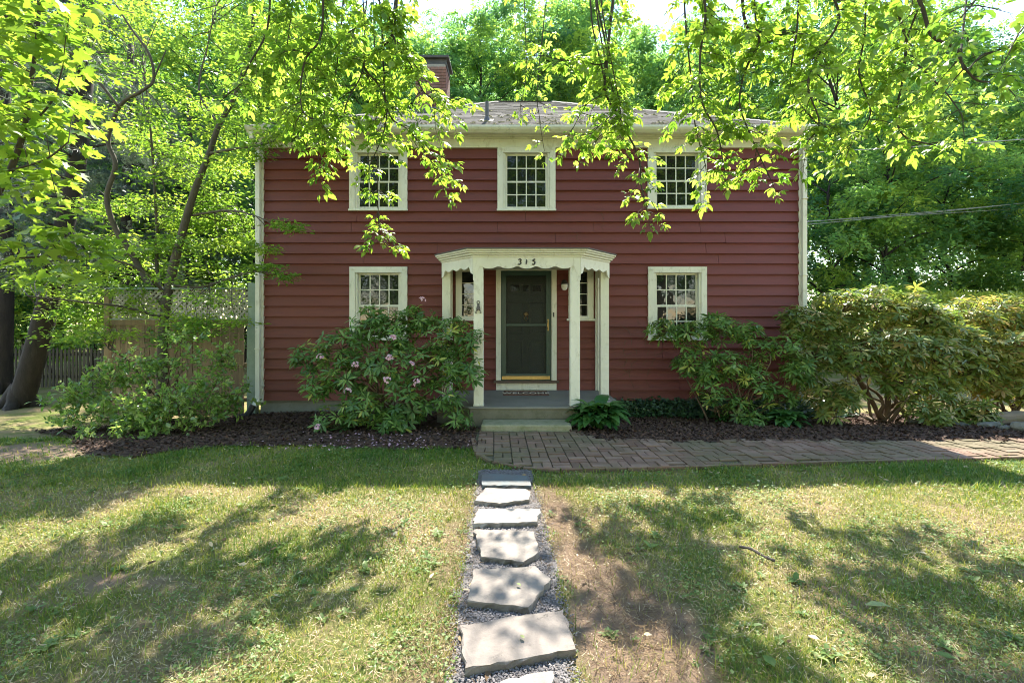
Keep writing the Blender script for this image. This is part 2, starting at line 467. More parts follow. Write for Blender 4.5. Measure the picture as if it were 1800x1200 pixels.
def worn(x, y):                               # bare trodden earth beside the stepping stones and in thin patches
    x = np.asarray(x, float); y = np.asarray(y, float)
    n = vnoise(x, y, .7, 11)
    cx = 0.36 + .22 * ss(4.2, 2.4, y)
    a = np.exp(-((x - cx) / (.17 + .13 * ss(4, 2.2, y))) ** 2) * ss(5.0, 4.0, y)
    b = np.exp(-((x + .42) / .12) ** 2) * ss(5.0, 4.2, y) * .4
    c = np.exp(-(((x - .62) / .34) ** 2 + ((y - 2.35) / .35) ** 2)) * .9
    d = np.exp(-(((x + 2.25) / .5) ** 2 + ((y - 2.85) / .14) ** 2)) * .9
    e = np.exp(-(((x + 5.6) / 1.2) ** 2 + ((y - 5.9) / .7) ** 2))
    m = (a + b + c + d + e) * (.35 + 1.3 * n) + .8 * (vnoise(x, y, .16, 13) - .5)
    return np.clip((m - .30) * 2.2, 0, 1)

def ground():
    a = np.concatenate([np.linspace(-300, -22, 24)[:-1], np.linspace(-22, -9, 27)[:-1], np.linspace(-9, 9, 226)[:-1], np.linspace(9, 22, 27)[:-1], np.linspace(22, 300, 24)])
    b = np.concatenate([np.linspace(-120, -3, 20)[:-1], np.linspace(-3, 10, 164)[:-1], np.linspace(10, 30, 41)[:-1], np.linspace(30, 400, 26)])
    X, Y = np.meshgrid(a, b)
    Z = T(X, Y) + (.02 * (vnoise(X, Y, .5, 5) - .5) + .03 * (vnoise(X, Y, .22, 6) - .5)) * ((np.abs(X) < 12) & (Y < 12))
    Z = Z + .0 * X
    nx, ny = len(a), len(b)
    me = bpy.data.meshes.new('ground')
    V = np.stack([X, Y, Z], -1).reshape(-1, 3)
    idx = np.arange(nx * ny).reshape(ny, nx)
    F = np.stack([idx[:-1, :-1], idx[:-1, 1:], idx[1:, 1:], idx[1:, :-1]], -1).reshape(-1, 4)
    me.from_pydata(V.tolist(), [], F.tolist())
    at = me.attributes.new('tint', 'FLOAT', 'POINT'); at.data.foreach_set('value', worn(X, Y).reshape(-1).astype(np.float32))
    me.polygons.foreach_set('use_smooth', [True] * len(F))
    me.materials.append(M['ground'])
    o = bpy.data.objects.new('ground', me); COL.objects.link(o)
    return tag(o, 'patchy lawn and bare earth of the front yard', 'ground', kind='structure')
ground()

def sheet(name, poly, res, lift, mat, wob=.03):
    xs = [p[0] for p in poly]; ys = [p[1] for p in poly]
    a = np.arange(min(xs), max(xs) + res, res); b = np.arange(min(ys), max(ys) + res, res)
    X, Y = np.meshgrid(a, b)
    idx = np.arange(X.size).reshape(X.shape)
    cx = X[:-1, :-1] + res / 2; cyy = Y[:-1, :-1] + res / 2
    k = in_poly(cx + wob * (vnoise(cx, cyy, .3, 3) - .5) * 4, cyy + wob * (vnoise(cx, cyy, .3, 4) - .5) * 4, poly)
    F = np.stack([idx[:-1, :-1], idx[:-1, 1:], idx[1:, 1:], idx[1:, :-1]], -1)[k]
    Z = T(X, Y) + lift + .02 * vnoise(X, Y, .18, 9)
    used = np.unique(F); mp = np.zeros(X.size, int); mp[used] = np.arange(len(used))
    V = np.stack([X, Y, Z], -1).reshape(-1, 3)[used]
    me = bpy.data.meshes.new(name); me.from_pydata(V.tolist(), [], mp[F].tolist()); me.materials.append(mat)
    me.polygons.foreach_set('use_smooth', [True] * len(me.polygons))
    o = bpy.data.objects.new(name, me); COL.objects.link(o); return o

def gp(lst): return [(lambda g: (g.x, g.y))(G(*q)) for q in lst]
WALK = gp([(845, 755), (836, 775), (843, 800), (870, 815), (920, 825), (985, 828), (1100, 826), (1300, 820), (1500, 814), (1700, 809), (1900, 803),
           (2100, 798), (2100, 776), (1900, 779), (1700, 779), (1450, 779), (1180, 779), (1060, 776), (1018, 766), (1005, 755)])
BED_L = gp([(120, 770), (150, 800), (240, 806), (300, 794), (420, 785), (560, 786), (700, 792), (836, 790)]) + [(-.5, 6.6), (-.5, 8.95), (-4.7, 8.95), (-6.6, 8.6), (-7.3, 7.4)]
BED_R = [(.9, 6.75)] + gp([(1020, 768), (1060, 777), (1180, 780), (1450, 780), (1700, 780), (1900, 780), (2000, 779)]) + [(8.3, 8.6), (5.6, 8.95), (.9, 8.95)]
GRAV = gp([(843, 828), (834, 900), (822, 1000), (806, 1080), (800, 1230), (1014, 1230), (990, 1080), (974, 1000), (955, 930), (940, 870), (934, 828)])
tag(sheet('mulch_bed', BED_L, .06, .012, M['mulch']), 'dark bark mulch bed along the house left of the porch', 'mulch', kind='structure')
tag(sheet('mulch_bed', BED_R, .06, .012, M['mulch']), 'dark bark mulch bed between brick walk and house on the right', 'mulch', kind='structure')
tag(sheet('gravel_path', GRAV, .02, .004, M['gravel']), 'narrow strip of purplish gravel under the stepping stones', 'gravel', kind='structure')

def brick_walk():
    tag(sheet('path_bedding', WALK, .05, .014, M['joint'], .0), 'mossy sand joints under the brick walk', 'path', kind='structure')
    mb = MB(); u = .205
    ang = R(2.0); ca, sa = math.cos(ang), math.sin(ang)
    rr = random.Random(5)
    for i in range(-12, 60):
        for j in range(-4, 14):
            for k in (0, 1):
                if (i + j) % 2: c = ((i + .5) * u, (j + .25 + .5 * k) * u); h = (u * .5 - .006, u * .25 - .006)
                else: c = ((i + .25 + .5 * k) * u, (j + .5) * u); h = (u * .25 - .006, u * .5 - .006)
                x = c[0] * ca - c[1] * sa - .6; y = c[0] * sa + c[1] * ca + 4.95
                if not in_poly(np.array([x]), np.array([y]), WALK)[0]: continue
                z = float(T(x, y)) + .016 + rr.uniform(0, .014)
                a = ang + rr.uniform(-.03, .03)
                ax = Vector((math.cos(a), math.sin(a), rr.uniform(-.02, .02))); ay = Vector((-math.sin(a), math.cos(a), rr.uniform(-.02, .02)))
                mb.obox((x, y, z), ax * h[0], ay * h[1], Vector((0, 0, .022)), tint=rr.random())
    # edging bricks on end along the near side
    near = WALK[1:11]
    for (x0, y0), (x1, y1) in zip(near[:-1], near[1:]):
        L = math.hypot(x1 - x0, y1 - y0); n = max(1, int(L / .2)); d = Vector(((x1 - x0) / L, (y1 - y0) / L, 0)); q = Vector((-d.y, d.x, 0))
        for i in range(n):
            t = (i + .5) / n * L; c = Vector((x0, y0, 0)) + d * t - q * .035
            mb.obox((c.x, c.y, float(T(c.x, c.y)) + .02), d * (L / n * .5 - .004), q * .027, Vector((0, 0, .02 + rr.uniform(0, .006))), tint=rr.uniform(.3, 1))
    o = mb.build('brick_path', M['paver'], bevel=.004)
    tag(o, 'worn basket weave brick walk from the porch step to the right', 'path', kind='structure')
brick_walk()

# ------------------------------------------------------------------ the house
YF, YB = 8.95, 16.95
XL, XR = -4.68, 5.39
def hx(px, Y=YF): return (px - CX) / FX * Y
def hz(py, Y=YF): return CAMZ + (HY - py) / FX * Y
house = tag(empty('house', (0.35, YF, 0.05)), 'red clapboard two storey house with cream trim and a hip roof', 'house')
HO = Vector(house.location)
def hb(mb, name, mat, parent=None, **k):
    """builds a mesh whose points are world points as a child in the house tree"""
    o = mb.build(name, mat, None, **k)
    o.parent = parent or house
    o.matrix_parent_inverse = Matrix.Translation(-HO)
    return o
def sub(mb, name, mat, parent, **k):
    o = mb.build(name, mat, None, **k); o.parent = parent
    return o

Z_S0, Z_S1 = hz(703), hz(262)
DOOR_C = hx(924)
WINS = [('u', 615.5, 717, 258, 372), ('u', 874.5, 976, 258, 372), ('u', 1137.5, 1240, 258, 369), ('l', 616, 717, 469.5, 598), ('l', 1138, 1240.5, 469.5, 598)]
openings = []
for kd, a, b, c, d in WINS: openings.append((hx(a) + .03, hx(b) - .03, hz(d) + .02, hz(c) - .02))
openings.append((hx(872) + .02, hx(978) - .02, hz(684), hz(473)))
SL = [(1.15, 1.39), (2 * DOOR_C - 1.39 - .04, 2 * DOOR_C - 1.15 - .04)]
for a, b in SL: openings.append((a - .09, b + .09, hz(562), hz(478)))

def siding():
    mb = MB()
    n = 24; h = (Z_S1 - Z_S0) / n
    rr = random.Random(2)
    def board(f, xa, xb, z0, z1, zb, zt, sag=0):
        y0 = -.050 + .045 * (z0 - zb) / (zt - zb); y1 = -.050 + .045 * (z1 - zb) / (zt - zb)
        ja, jb = (rr.gauss(0, .0012), rr.gauss(0, .0012)) if z0 == zb else (0, 0)
        vs = [f(xa, y0, z0 + ja), f(xb, y0, z0 + jb), f(xb, y1, z1), f(xa, y1, z1), f(xa, 0.01, z0 + ja), f(xb, 0.01, z0 + jb)]
        mb.add(vs, [(0,1,2,3), (4,5,1,0), (4,0,3), (1,5,2)])
    front = lambda x, d, z: (x, YF + d, z)
    for i in range(n):
        zb, zt = Z_S0 + i * h + rr.uniform(-.003, .003), Z_S0 + (i + 1) * h + .004
        cuts = sorted({zb, zt} | {z for o in openings for z in o[2:] if zb < z < zt})
        for z0, z1 in zip(cuts[:-1], cuts[1:]):
            zm = (z0 + z1) / 2; x = XL + .09
            segs = []
            for o in sorted(openings):
                if o[2] < zm < o[3]:
                    segs.append((x, o[0])); x = o[1]
            segs.append((x, XR - .09))
            for xa, xb in segs:
                if xb - xa < .01: continue
                c = xa
                while c < xb:                      # butt joints now and then
                    e = min(xb, c + rr.uniform(1.6, 3.4)) if (z1 - z0) > .15 else xb
                    if xb - e < .6: e = xb
                    board(front, c, e - (.006 if e < xb else 0), z0, z1, zb, zt); c = e
        board(lambda y, d, z: (XR - .012 - d, y, z), YF + .09, YB, zb, zt, zb, zt)
        board(lambda y, d, z: (XL + .012 + d, -y + YB + YF, z), YF, YB - .09, zb, zt, zb, zt)
        board(lambda x, d, z: (-x + XL + XR, YB - d, z), XL + .02, XR - .02, zb, zt, zb, zt)
    wall = hb(mb, 'clapboard_wall', M['red'])
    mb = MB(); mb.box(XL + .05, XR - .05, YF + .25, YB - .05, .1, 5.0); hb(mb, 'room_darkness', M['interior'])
    mb = MB()
    mb.box(XL + .02, XR - .02, YF + .015, YB - .015, -.4, Z_S0 - .004); f = hb(mb, 'foundation', M['concrete'])
    for x0, x1, xa, xb in ((XL, XL + .105, XL - .005, XL + .02), (XR - .105, XR, XR - .02, XR + .005)):
        mb = MB(); mb.box(x0, x1, YF - .056, YF + .02, Z_S0 - .03, Z_S1 + .005); mb.box(xa, xb, YF + .02, YF + .11, Z_S0 - .03, Z_S1)
        hb(mb, 'corner_board', M['trim'], bevel=.004)
    mb = MB()
    mb.box(XL - .01, XR + .01, YF - .06, YF + .3, Z_S1 + .006, hz(246))
    mb.box(XL - .02, XR + .02, YF - .075, YF + .3, hz(246) + .001, hz(243))
    mb.box(XL - .03, XR + .03, YF - .11, YF + .3, hz(243) + .001, hz(238.5))
    mb.box(XL - .02, XR + .02, YF - .27, YF + .3, hz(238.5) + .001, 5.185)
    for x0, x1 in ((XL - .04, XL + .02), (XR - .02, XR + .04)):
        mb.box(x0, x1, YF + .3, YB - .3, Z_S1 + .006, 5.18)
    hb(mb, 'frieze_board', M['trim'], bevel=.004)
siding()

YE, ZE, RH = 8.60, 5.23, 2.42
def roof():
    """hip roof laid in shingle courses"""
    xl, xr = XL - .02, XR + .02
    yf, yb = YE, YB + .35
    ym = (yf + yb) / 2; run = ym - yf
    mb = MB(); rr = random.Random(8)
    rows = 32
    def plane(a0, a1, out, f):
        # a0..a1 eave extent, f(a, s) -> point with s metres inward
        for i in range(rows):
            s0, s1 = run * i / rows, run * (i + 1) / rows
            x0, x1 = a0 + s0, a1 - s0; y0, y1 = a0 + s1, a1 - s1
            n = max(1, int((x1 - x0) / .30)); off = rr.random() / n
            ts = [0] + [min(1, (k + rr.uniform(.8, 1.2) - .5) / n) for k in range(1, n)] + [1]
            for ta, tb in zip(ts[:-1], ts[1:]):
                l = .010 + rr.uniform(0, .004)
                A = f(x0 + (x1 - x0) * ta, s0, l); B = f(x0 + (x1 - x0) * tb - .004, s0, l); Cc = f(y0 + (y1 - y0) * tb, s1 + .001, 0.001); D = f(y0 + (y1 - y0) * ta, s1 + .001, 0.001)
                A0 = f(x0 + (x1 - x0) * ta, s0, -.004); B0 = f(x0 + (x1 - x0) * tb - .004, s0, -.004)
                mb.add([A, B, Cc, D, A0, B0], [(0,1,2,3), (4,5,1,0)], 0, rr.random())
    k = RH / run; nz = 1 / math.hypot(1, k); ny = k * nz
    plane(xl, xr, 0, lambda a, s, l: (a, yf + s - ny * l, ZE + s * k + nz * l))
    plane(xl, xr, 0, lambda a, s, l: (xl + xr - a, yb - s + ny * l, ZE + s * k + nz * l))
    plane(yf, yb, 0, lambda a, s, l: (xr - s + ny * l, a, ZE + s * k + nz * l))
    plane(yf, yb, 0, lambda a, s, l: (xl + s - ny * l, yf + yb - a, ZE + s * k + nz * l))
    # ridge and hip caps
    rl, rrx, zt = xl + run, xr - run, ZE + RH
    mb2 = mb
    for a, b in (((rl, ym, zt), (rrx, ym, zt)), ((xl, yf, ZE), (rl, ym, zt)), ((xr, yf, ZE), (rrx, ym, zt)), ((xl, yb, ZE), (rl, ym, zt)), ((xr, yb, ZE), (rrx, ym, zt))):
        A = Vector(a); B = Vector(b); n = max(2, int((B - A).length / .2))
        d = (B - A).normalized(); q = d.cross(Vector((0, 0, 1))).normalized()
        for i in range(n):
            c = A.lerp(B, (i + .5) / n) + Vector((0, 0, .012))
            for sg in (-1, 1):
                v = [c - d * .11 + Vector((0,0,.018)), c + d * .11 + Vector((0,0,.010)), c + d * .11 + q * sg * .13 - Vector((0,0,.05)), c - d * .11 + q * sg * .13 - Vector((0,0,.042))]
                mb.add(v, [(0,1,2,3) if sg < 0 else (3,2,1,0)], 0, rr.random())
    # under-deck so that the roof is a solid
    mb.add([(xl, yf, ZE - .03), (xr, yf, ZE - .03), (xr, yb, ZE - .03), (xl, yb, ZE - .03)], [(3,2,1,0)])
    rf = hb(mb, 'roof', M['shingle'])
    # moss cushions, thickest toward the eave
    mb = MB()
    for i in range(230):
        s = abs(rr.gauss(0, .9)) + .05
        if s > 2.6: continue
        a = rr.gauss(.9, 1.8)
        if not xl + s < a < xr - s: continue
        r = rr.uniform(.02, .055); c = Vector((a, yf + s, ZE + s * k + .012))
        m_ = 6; vs = [c + Vector((0, 0, r * .55))] + [c + Vector((math.cos(q) * r * rr.uniform(.8, 2.0), math.sin(q) * r * .9, math.sin(q) * r * .9 * k)) for q in [6.283 * t / m_ for t in range(m_)]]
        mb.add(vs, [(0, 1 + t, 1 + (t + 1) % m_) for t in range(m_)])
    sub(mb, 'moss', M['moss'], rf)
    mb = MB(); x = hx(856, 9.28); zb = ZE + (9.28 - yf) * k
    mb.tube([(x, 9.28, zb - .05), (x, 9.28, zb + .37)], .034, 14); mb.tube([(x, 9.28, zb - .02), (x, 9.28, zb + .07)], [.075, .04], 14)
    mb.obox((x, 9.28, zb + .012), (.12, 0, 0), Vector((0, .12 * nz, .12 * ny)), Vector((0, -ny, nz)) * .004)
    sub(mb, 'vent_pipe', M['lead'], rf)
    # chimney of real courses
    mb = MB(); cx, cyy = hx(757, 12.2), 12.6; hw = .385; top = 8.27; z = 6.0; row = 0
    mb.box(cx - hw + .02, cx + hw - .02, cyy - .38, cyy + .38, 5.9, top, 1)
    while z < top - .07:
        for side in range(4):
            L = 2 * hw if side % 2 == 0 else .8
            n = 4; o0 = (.5 if row % 2 else 0)
            for i in range(n + 1):
                u0 = max(-L/2, -L/2 + (i - o0) * L / n); u1 = min(L/2, -L/2 + (i + 1 - o0) * L / n)
                if u1 - u0 < .03: continue
                um = (u0 + u1) / 2; hl = (u1 - u0) / 2 - .006
                if side == 0: mb.box(cx + um - hl, cx + um + hl, cyy - .40, cyy - .37, z, z + .065, 0, rr.random())
                if side == 2: mb.box(cx + um - hl, cx + um + hl, cyy + .37, cyy + .40, z, z + .065, 0, rr.random())
                if side == 1: mb.box(cx + hw - .03, cx + hw, cyy + um - hl, cyy + um + hl, z, z + .065, 0, rr.random())
                if side == 3: mb.box(cx - hw, cx - hw + .03, cyy + um - hl, cyy + um + hl, z, z + .065, 0, rr.random())
        z += .076; row += 1
    ch = sub(mb, 'chimney', [M['chimbrick'], M['mortar']], rf)
    mb = MB()
    mb.box(cx - .39, cx + .39, cyy - .36, cyy + .36, top + .001, top + .14); mb.box(cx - .46, cx + .46, cyy - .44, cyy + .44, top + .141, top + .20)
    sub(mb, 'chimney_cap', M['flue'], rf, bevel=.01)
    # gutter
    mb = MB()
    prof = [(YE + .075, 5.125), (YE + .02, 5.125), (YE - .03, 5.165), (YE - .055, 5.20), (YE - .055, 5.235), (YE - .04, 5.235), (YE - .04, 5.205), (YE + .02, 5.14), (YE + .062, 5.14), (YE + .062, 5.225), (YE + .075, 5.225)]
    mb.prism(prof, XL - .04, XR + .04, 'x')
    for x in (XL - .05, XR + .045): mb.prism([(YE + .075, 5.12), (YE + .02, 5.12), (YE - .06, 5.20), (YE - .06, 5.237), (YE + .075, 5.237)], x, x + .006, 'x')
    hb(mb, 'gutter', M['trim'])
    for xd in (XL + .03, XR - .035):
        mb = MB()
        p = [(xd, YE + .02, 5.14), (xd, YE + .05, 5.03), (xd, YF - .10, 4.90), (xd, YF - .10, 4.7), (xd, YF - .10, .42), (xd, YF - .11, .32), (xd - .03, YF - .2, .22)]
        if xd > 0: p = [(xd, YE + .02, 5.14), (xd, YE + .05, 5.03), (xd, YF - .09, 4.90), (xd, YF - .09, 4.7), (xd, YF - .09, .12)]
        for a, b in zip(p[:-1], p[1:]):
            A, B = Vector(a), Vector(b); d = (B - A)
            xx = Vector((1, 0, 0)); yy = d.normalized().cross(xx).normalized()
            mb.obox((A + B) / 2, xx * .04, yy * .028, d / 2 * 1.01)
        for z in (1.25, 2.6, 4.0): mb.box(xd - .05, xd + .05, YF - .135, YF - .03, z, z + .025)
        if xd < 0:
            for z in (hz(678), hz(540)): mb.box(xd + .04, xd + .10, YF - .075, YF - .055, z, z + .028)
        hb(mb, 'downspout', M['trim'], bevel=.008)
    mb = MB()
    x = XL - .01; mb.tube(smooth_path([(x + .01, YF - .2, .25), (x - .05, YF - .24, .12), (x - .12, YF - .27, .06), (x - .28, YF - .3, .05)]), .055, 12)
    hb(mb, 'drain_elbow', M['black'])
roof()

def window(kd, a, b, c, d):
    x0, x1, zt, zb = hx(a), hx(b), hz(c), hz(d)
    y = YF
    cw = .145                                       # casing and jamb
    fr = MB()
    tz = zt - .02 if kd == 'u' else zt
    fr.box(x0, x0 + cw * .72, y - .066, y + .06, zb + .035, tz); fr.box(x1 - cw * .72, x1, y - .066, y + .06, zb + .035, tz)
    fr.box(x0 + cw * .72 + .001, x1 - cw * .72 - .001, y - .066, y + .06, tz - .11, tz)
    fr.box(x0 + cw * .72 + .001, x0 + cw, y - .046, y + .06, zb + .036, tz - .111); fr.box(x1 - cw, x1 - cw * .72 - .001, y - .046, y + .06, zb + .036, tz - .111)
    o = hb(fr, 'window', M['trim'], bevel=.003)
    s = MB(); s.box(x0 - .012, x1 + .012, y - .085, y + .06, zb, zb + .034); sub(s, 'sill', M['trim'], o, bevel=.004)
    ix0, ix1 = x0 + cw + .001, x1 - cw - .001
    iz0, iz1 = zb + .036, tz - .112
    mid = iz0 + (iz1 - iz0) * .495
    def sash(z0, z1, yy, name, bot):
        q = MB(); r = .035
        q.box(ix0, ix0 + r, yy, yy + .03, z0, z1); q.box(ix1 - r, ix1, yy, yy + .03, z0, z1)
        q.box(ix0 + r, ix1 - r, yy + .0005, yy + .0295, z0, z0 + bot); q.box(ix0 + r, ix1 - r, yy + .0005, yy + .0295, z1 - .03, z1)
        gx0, gx1, gz0, gz1 = ix0 + r, ix1 - r, z0 + bot, z1 - .03
        for k in (1, 2, 3):
            xx = gx0 + (gx1 - gx0) * k / 4; q.box(xx - .010, xx + .010, yy + .004, yy + .024, gz0, gz1)
        zz = (gz0 + gz1) / 2
        for k in range(4):
            xa = gx0 + (gx1 - gx0) * k / 4 + .0105; xb = gx0 + (gx1 - gx0) * (k + 1) / 4 - .0105
            q.box(xa if k else gx0, xb if k < 3 else gx1, yy + .0045, yy + .0235, zz - .010, zz + .010)
        sub(q, name, M['trim'], o)
        g = MB()
        for k in range(4):                              # each old pane sits a hair off true
            for (za, zb2) in ((gz0, zz), (zz, gz1)):
                xa = gx0 + (gx1 - gx0) * k / 4; xb = gx0 + (gx1 - gx0) * (k + 1) / 4
                t1, t2, t3 = (random.uniform(-.002, .002) for _ in range(3))
                g.add([(xa, yy + .014 + t1, za), (xb, yy + .014 + t2, za), (xb, yy + .014 + t2 + t3, zb2), (xa, yy + .014 + t1 + t3, zb2)], [(0,1,2,3)])
        sub(g, 'glass', M['glass'], o)
    sash(iz0, mid + .015, y - .012, 'lower_sash', .05)
    sash(mid - .010, iz1, y + .022, 'upper_sash', .035)
    for xx in (x0 + .06, x1 - .06):
        k = MB()
        k.tube([(xx, y - .07, tz - .05), (xx, y - .095, tz - .055), (xx, y - .10, tz - .03)], .006, 6); k.box(xx - .025, xx + .025, y - .0705, y - .0665, tz - .062, tz - .042)
        sub(k, 'shutter_hook', M['trim'], o)
for wi in WINS: window(*wi)

def sidelight(a, b):
    z0, z1 = hz(560), hz(478); y = YF
    q = MB()
    q.box(a - .11, a, y - .062, y + .06, z0, z1 + .06); q.box(b, b + .11, y - .062, y + .06, z0, z1 + .06)
    q.box(a - .001 + .002, b - .001, y - .062, y + .06, z1, z1 + .06); q.box(a + .001, b - .001, y - .062, y + .06, z0, z0 + .05)
    o = hb(q, 'window', M['trim'], bevel=.003)
    q = MB(); q.box(a - .14, b + .14, y - .09, y + .06, z0 - .04, z0 - .001); sub(q, 'sill', M['trim'], o, bevel=.004)
    q = MB()
    for k in (1, 2, 3): zz = z0 + .05 + (z1 - z0 - .05) * k / 4; q.box(a + .001, b - .001, y + .005, y + .025, zz - .009, zz + .009)
    sub(q, 'muntin', M['trim'], o)
    q = MB(); q.add([(a, y + .02, z0), (b, y + .02, z0), (b, y + .02, z1), (a, y + .02, z1)], [(0,1,2,3)]); sub(q, 'glass', M['glass'], o)
for s_ in SL: sidelight(*s_)

ZP = hz(685)                                        # porch floor height
def door():
    x0, x1 = hx(872), hx(978); zt, zk = hz(473), hz(668)
    ix0, ix1 = hx(880.5), hx(969)
    q = MB()
    q.box(x0, ix0, YF - .064, YF + .08, zk + .002, zt); q.box(ix1, x1, YF - .064, YF + .08, zk + .002, zt); q.box(ix0, ix1, YF - .0635, YF + .08, hz(476), zt)
    q.box(x0 + .002, x1 - .002, YF - .06, YF + .05, ZP + .003, hz(672.5))
    df = hb(q, 'door_frame', M['trim'], bevel=.004)
    q = MB(); q.box(x0 - .04, x1 + .04, YF - .11, YF + .06, hz(672), zk); sub(q, 'threshold', M['sillwood'], df, bevel=.006)
    q = MB(); q.box(x1 - .065, x1 - .045, YF - .076, YF - .0635, hz(557), hz(549)); sub(q, 'doorbell', M['black'], df, bevel=.003)
    # panelled inner door behind the screen
    q = MB(); q.box(ix0 + .02, ix1 - .02, YF + .04, YF + .08, zk, hz(476))
    w2 = (ix1 - ix0 - .04); cxm = (ix0 + ix1) / 2
    zz = [zk + .18, zk + .72, zk + .86, zk + 1.45, zk + 1.57, zk + 1.80]
    for r in range(3):
        for k in (0, 1):
            xa = cxm - w2 * .38 if k == 0 else cxm + .06; xb = cxm - .06 if k == 0 else cxm + w2 * .38
            za, zb = zz[2*r], zz[2*r+1]
            for bx in ((xa, xb, za, za + .025), (xa, xb, zb - .025, zb), (xa, xa + .025, za + .025, zb - .025), (xb - .025, xb, za + .025, zb - .025)):
                q.box(bx[0], bx[1], YF + .022, YF + .0395, bx[2], bx[3])
    dr = hb(q, 'door', M['green'], bevel=.003)
    q = MB(); q.tube([(cxm, YF + .04, zk + 1.22), (cxm, YF + .005, zk + 1.22)], [.05, .03], 14)
    q.tube([(cxm, YF + .01, zk + 1.2), (cxm + .035, YF + .0, zk + 1.15), (cxm, YF + .0, zk + 1.09), (cxm - .035, YF + .0, zk + 1.15), (cxm, YF + .01, zk + 1.2)], .008, 8)
    sub(q, 'knocker', M['brass'], dr)
    q = MB()
    for dx in (-.2, -.0, .2): q.box(cxm + dx - .075, cxm + dx + .075, YF + .034, YF + .0385, zk + 1.64, zk + 1.76)
    sub(q, 'door_light', M['glass'], dr)
    # storm door with screen
    q = MB(); z0, z1 = hz(668) + .004, hz(476.5); s = .095
    q.box(ix0 + .004, ix0 + s, YF - .03, YF + .0, z0, z1); q.box(ix1 - s, ix1 - .004, YF - .03, YF + .0, z0, z1)
    q.box(ix0 + s, ix1 - s, YF - .0295, YF - .0005, z1 - .085, z1); q.box(ix0 + s, ix1 - s, YF - .0295, YF - .0005, z0, z0 + .12)
    zm = hz(571); q.box(ix0 + s, ix1 - s, YF - .0295, YF - .0005, zm - .022, zm + .022)
    sd_ = hb(q, 'storm_door', M['green'], bevel=.004)
    q = MB(); q.add([(ix0 + s, YF - .012, z0 + .1), (ix1 - s, YF - .012, z0 + .1), (ix1 - s, YF - .012, z1 - .08), (ix0 + s, YF - .012, z1 - .08)], [(0,1,2,3)])
    sub(q, 'screen', M['screen'], sd_)
    q = MB(); q.box(ix0 + .02, ix1 - .03, YF - .036, YF - .031, z0 + .012, z0 + .075); sub(q, 'kick_plate', M['brass'], sd_)
    q = MB(); xx = hx(963); q.box(xx - .012, xx + .012, YF - .036, YF - .031, hz(581), hz(561)); q.tube([(xx, YF - .04, hz(563)), (xx - .01, YF - .075, hz(568)), (xx - .01, YF - .075, hz(574)), (xx, YF - .04, hz(579))], .008, 8)
    sub(q, 'handle', M['brass'], sd_)
    # wall lamp right of the door
    q = MB(); lx, lz = hx(991), hz(503)
    q.tube([(lx, YF - .035, lz + .07), (lx, YF - .065, lz + .07)], .05, 14); q.tube([(lx, YF - .05, lz + .07), (lx, YF - .11, lz + .06)], .014, 8)
    q.tube([(lx, YF - .11, lz + .10), (lx, YF - .11, lz + .075), (lx, YF - .11, lz + .035), (lx, YF - .11, lz + .03)], [.02, .05, .066, .066], 16)
    l = hb(q, 'porch_lamp', M['black'], smooth=False)
    q = MB(); q.tube([(lx, YF - .11, lz + .03), (lx, YF - .11, lz), (lx, YF - .11, lz - .05), (lx, YF - .11, lz - .075), (lx, YF - .11, lz - .085)], [.056, .06, .052, .034, .01], 16)
    sub(q, 'lamp_shade', M['pvc'], l, smooth=True)
door()

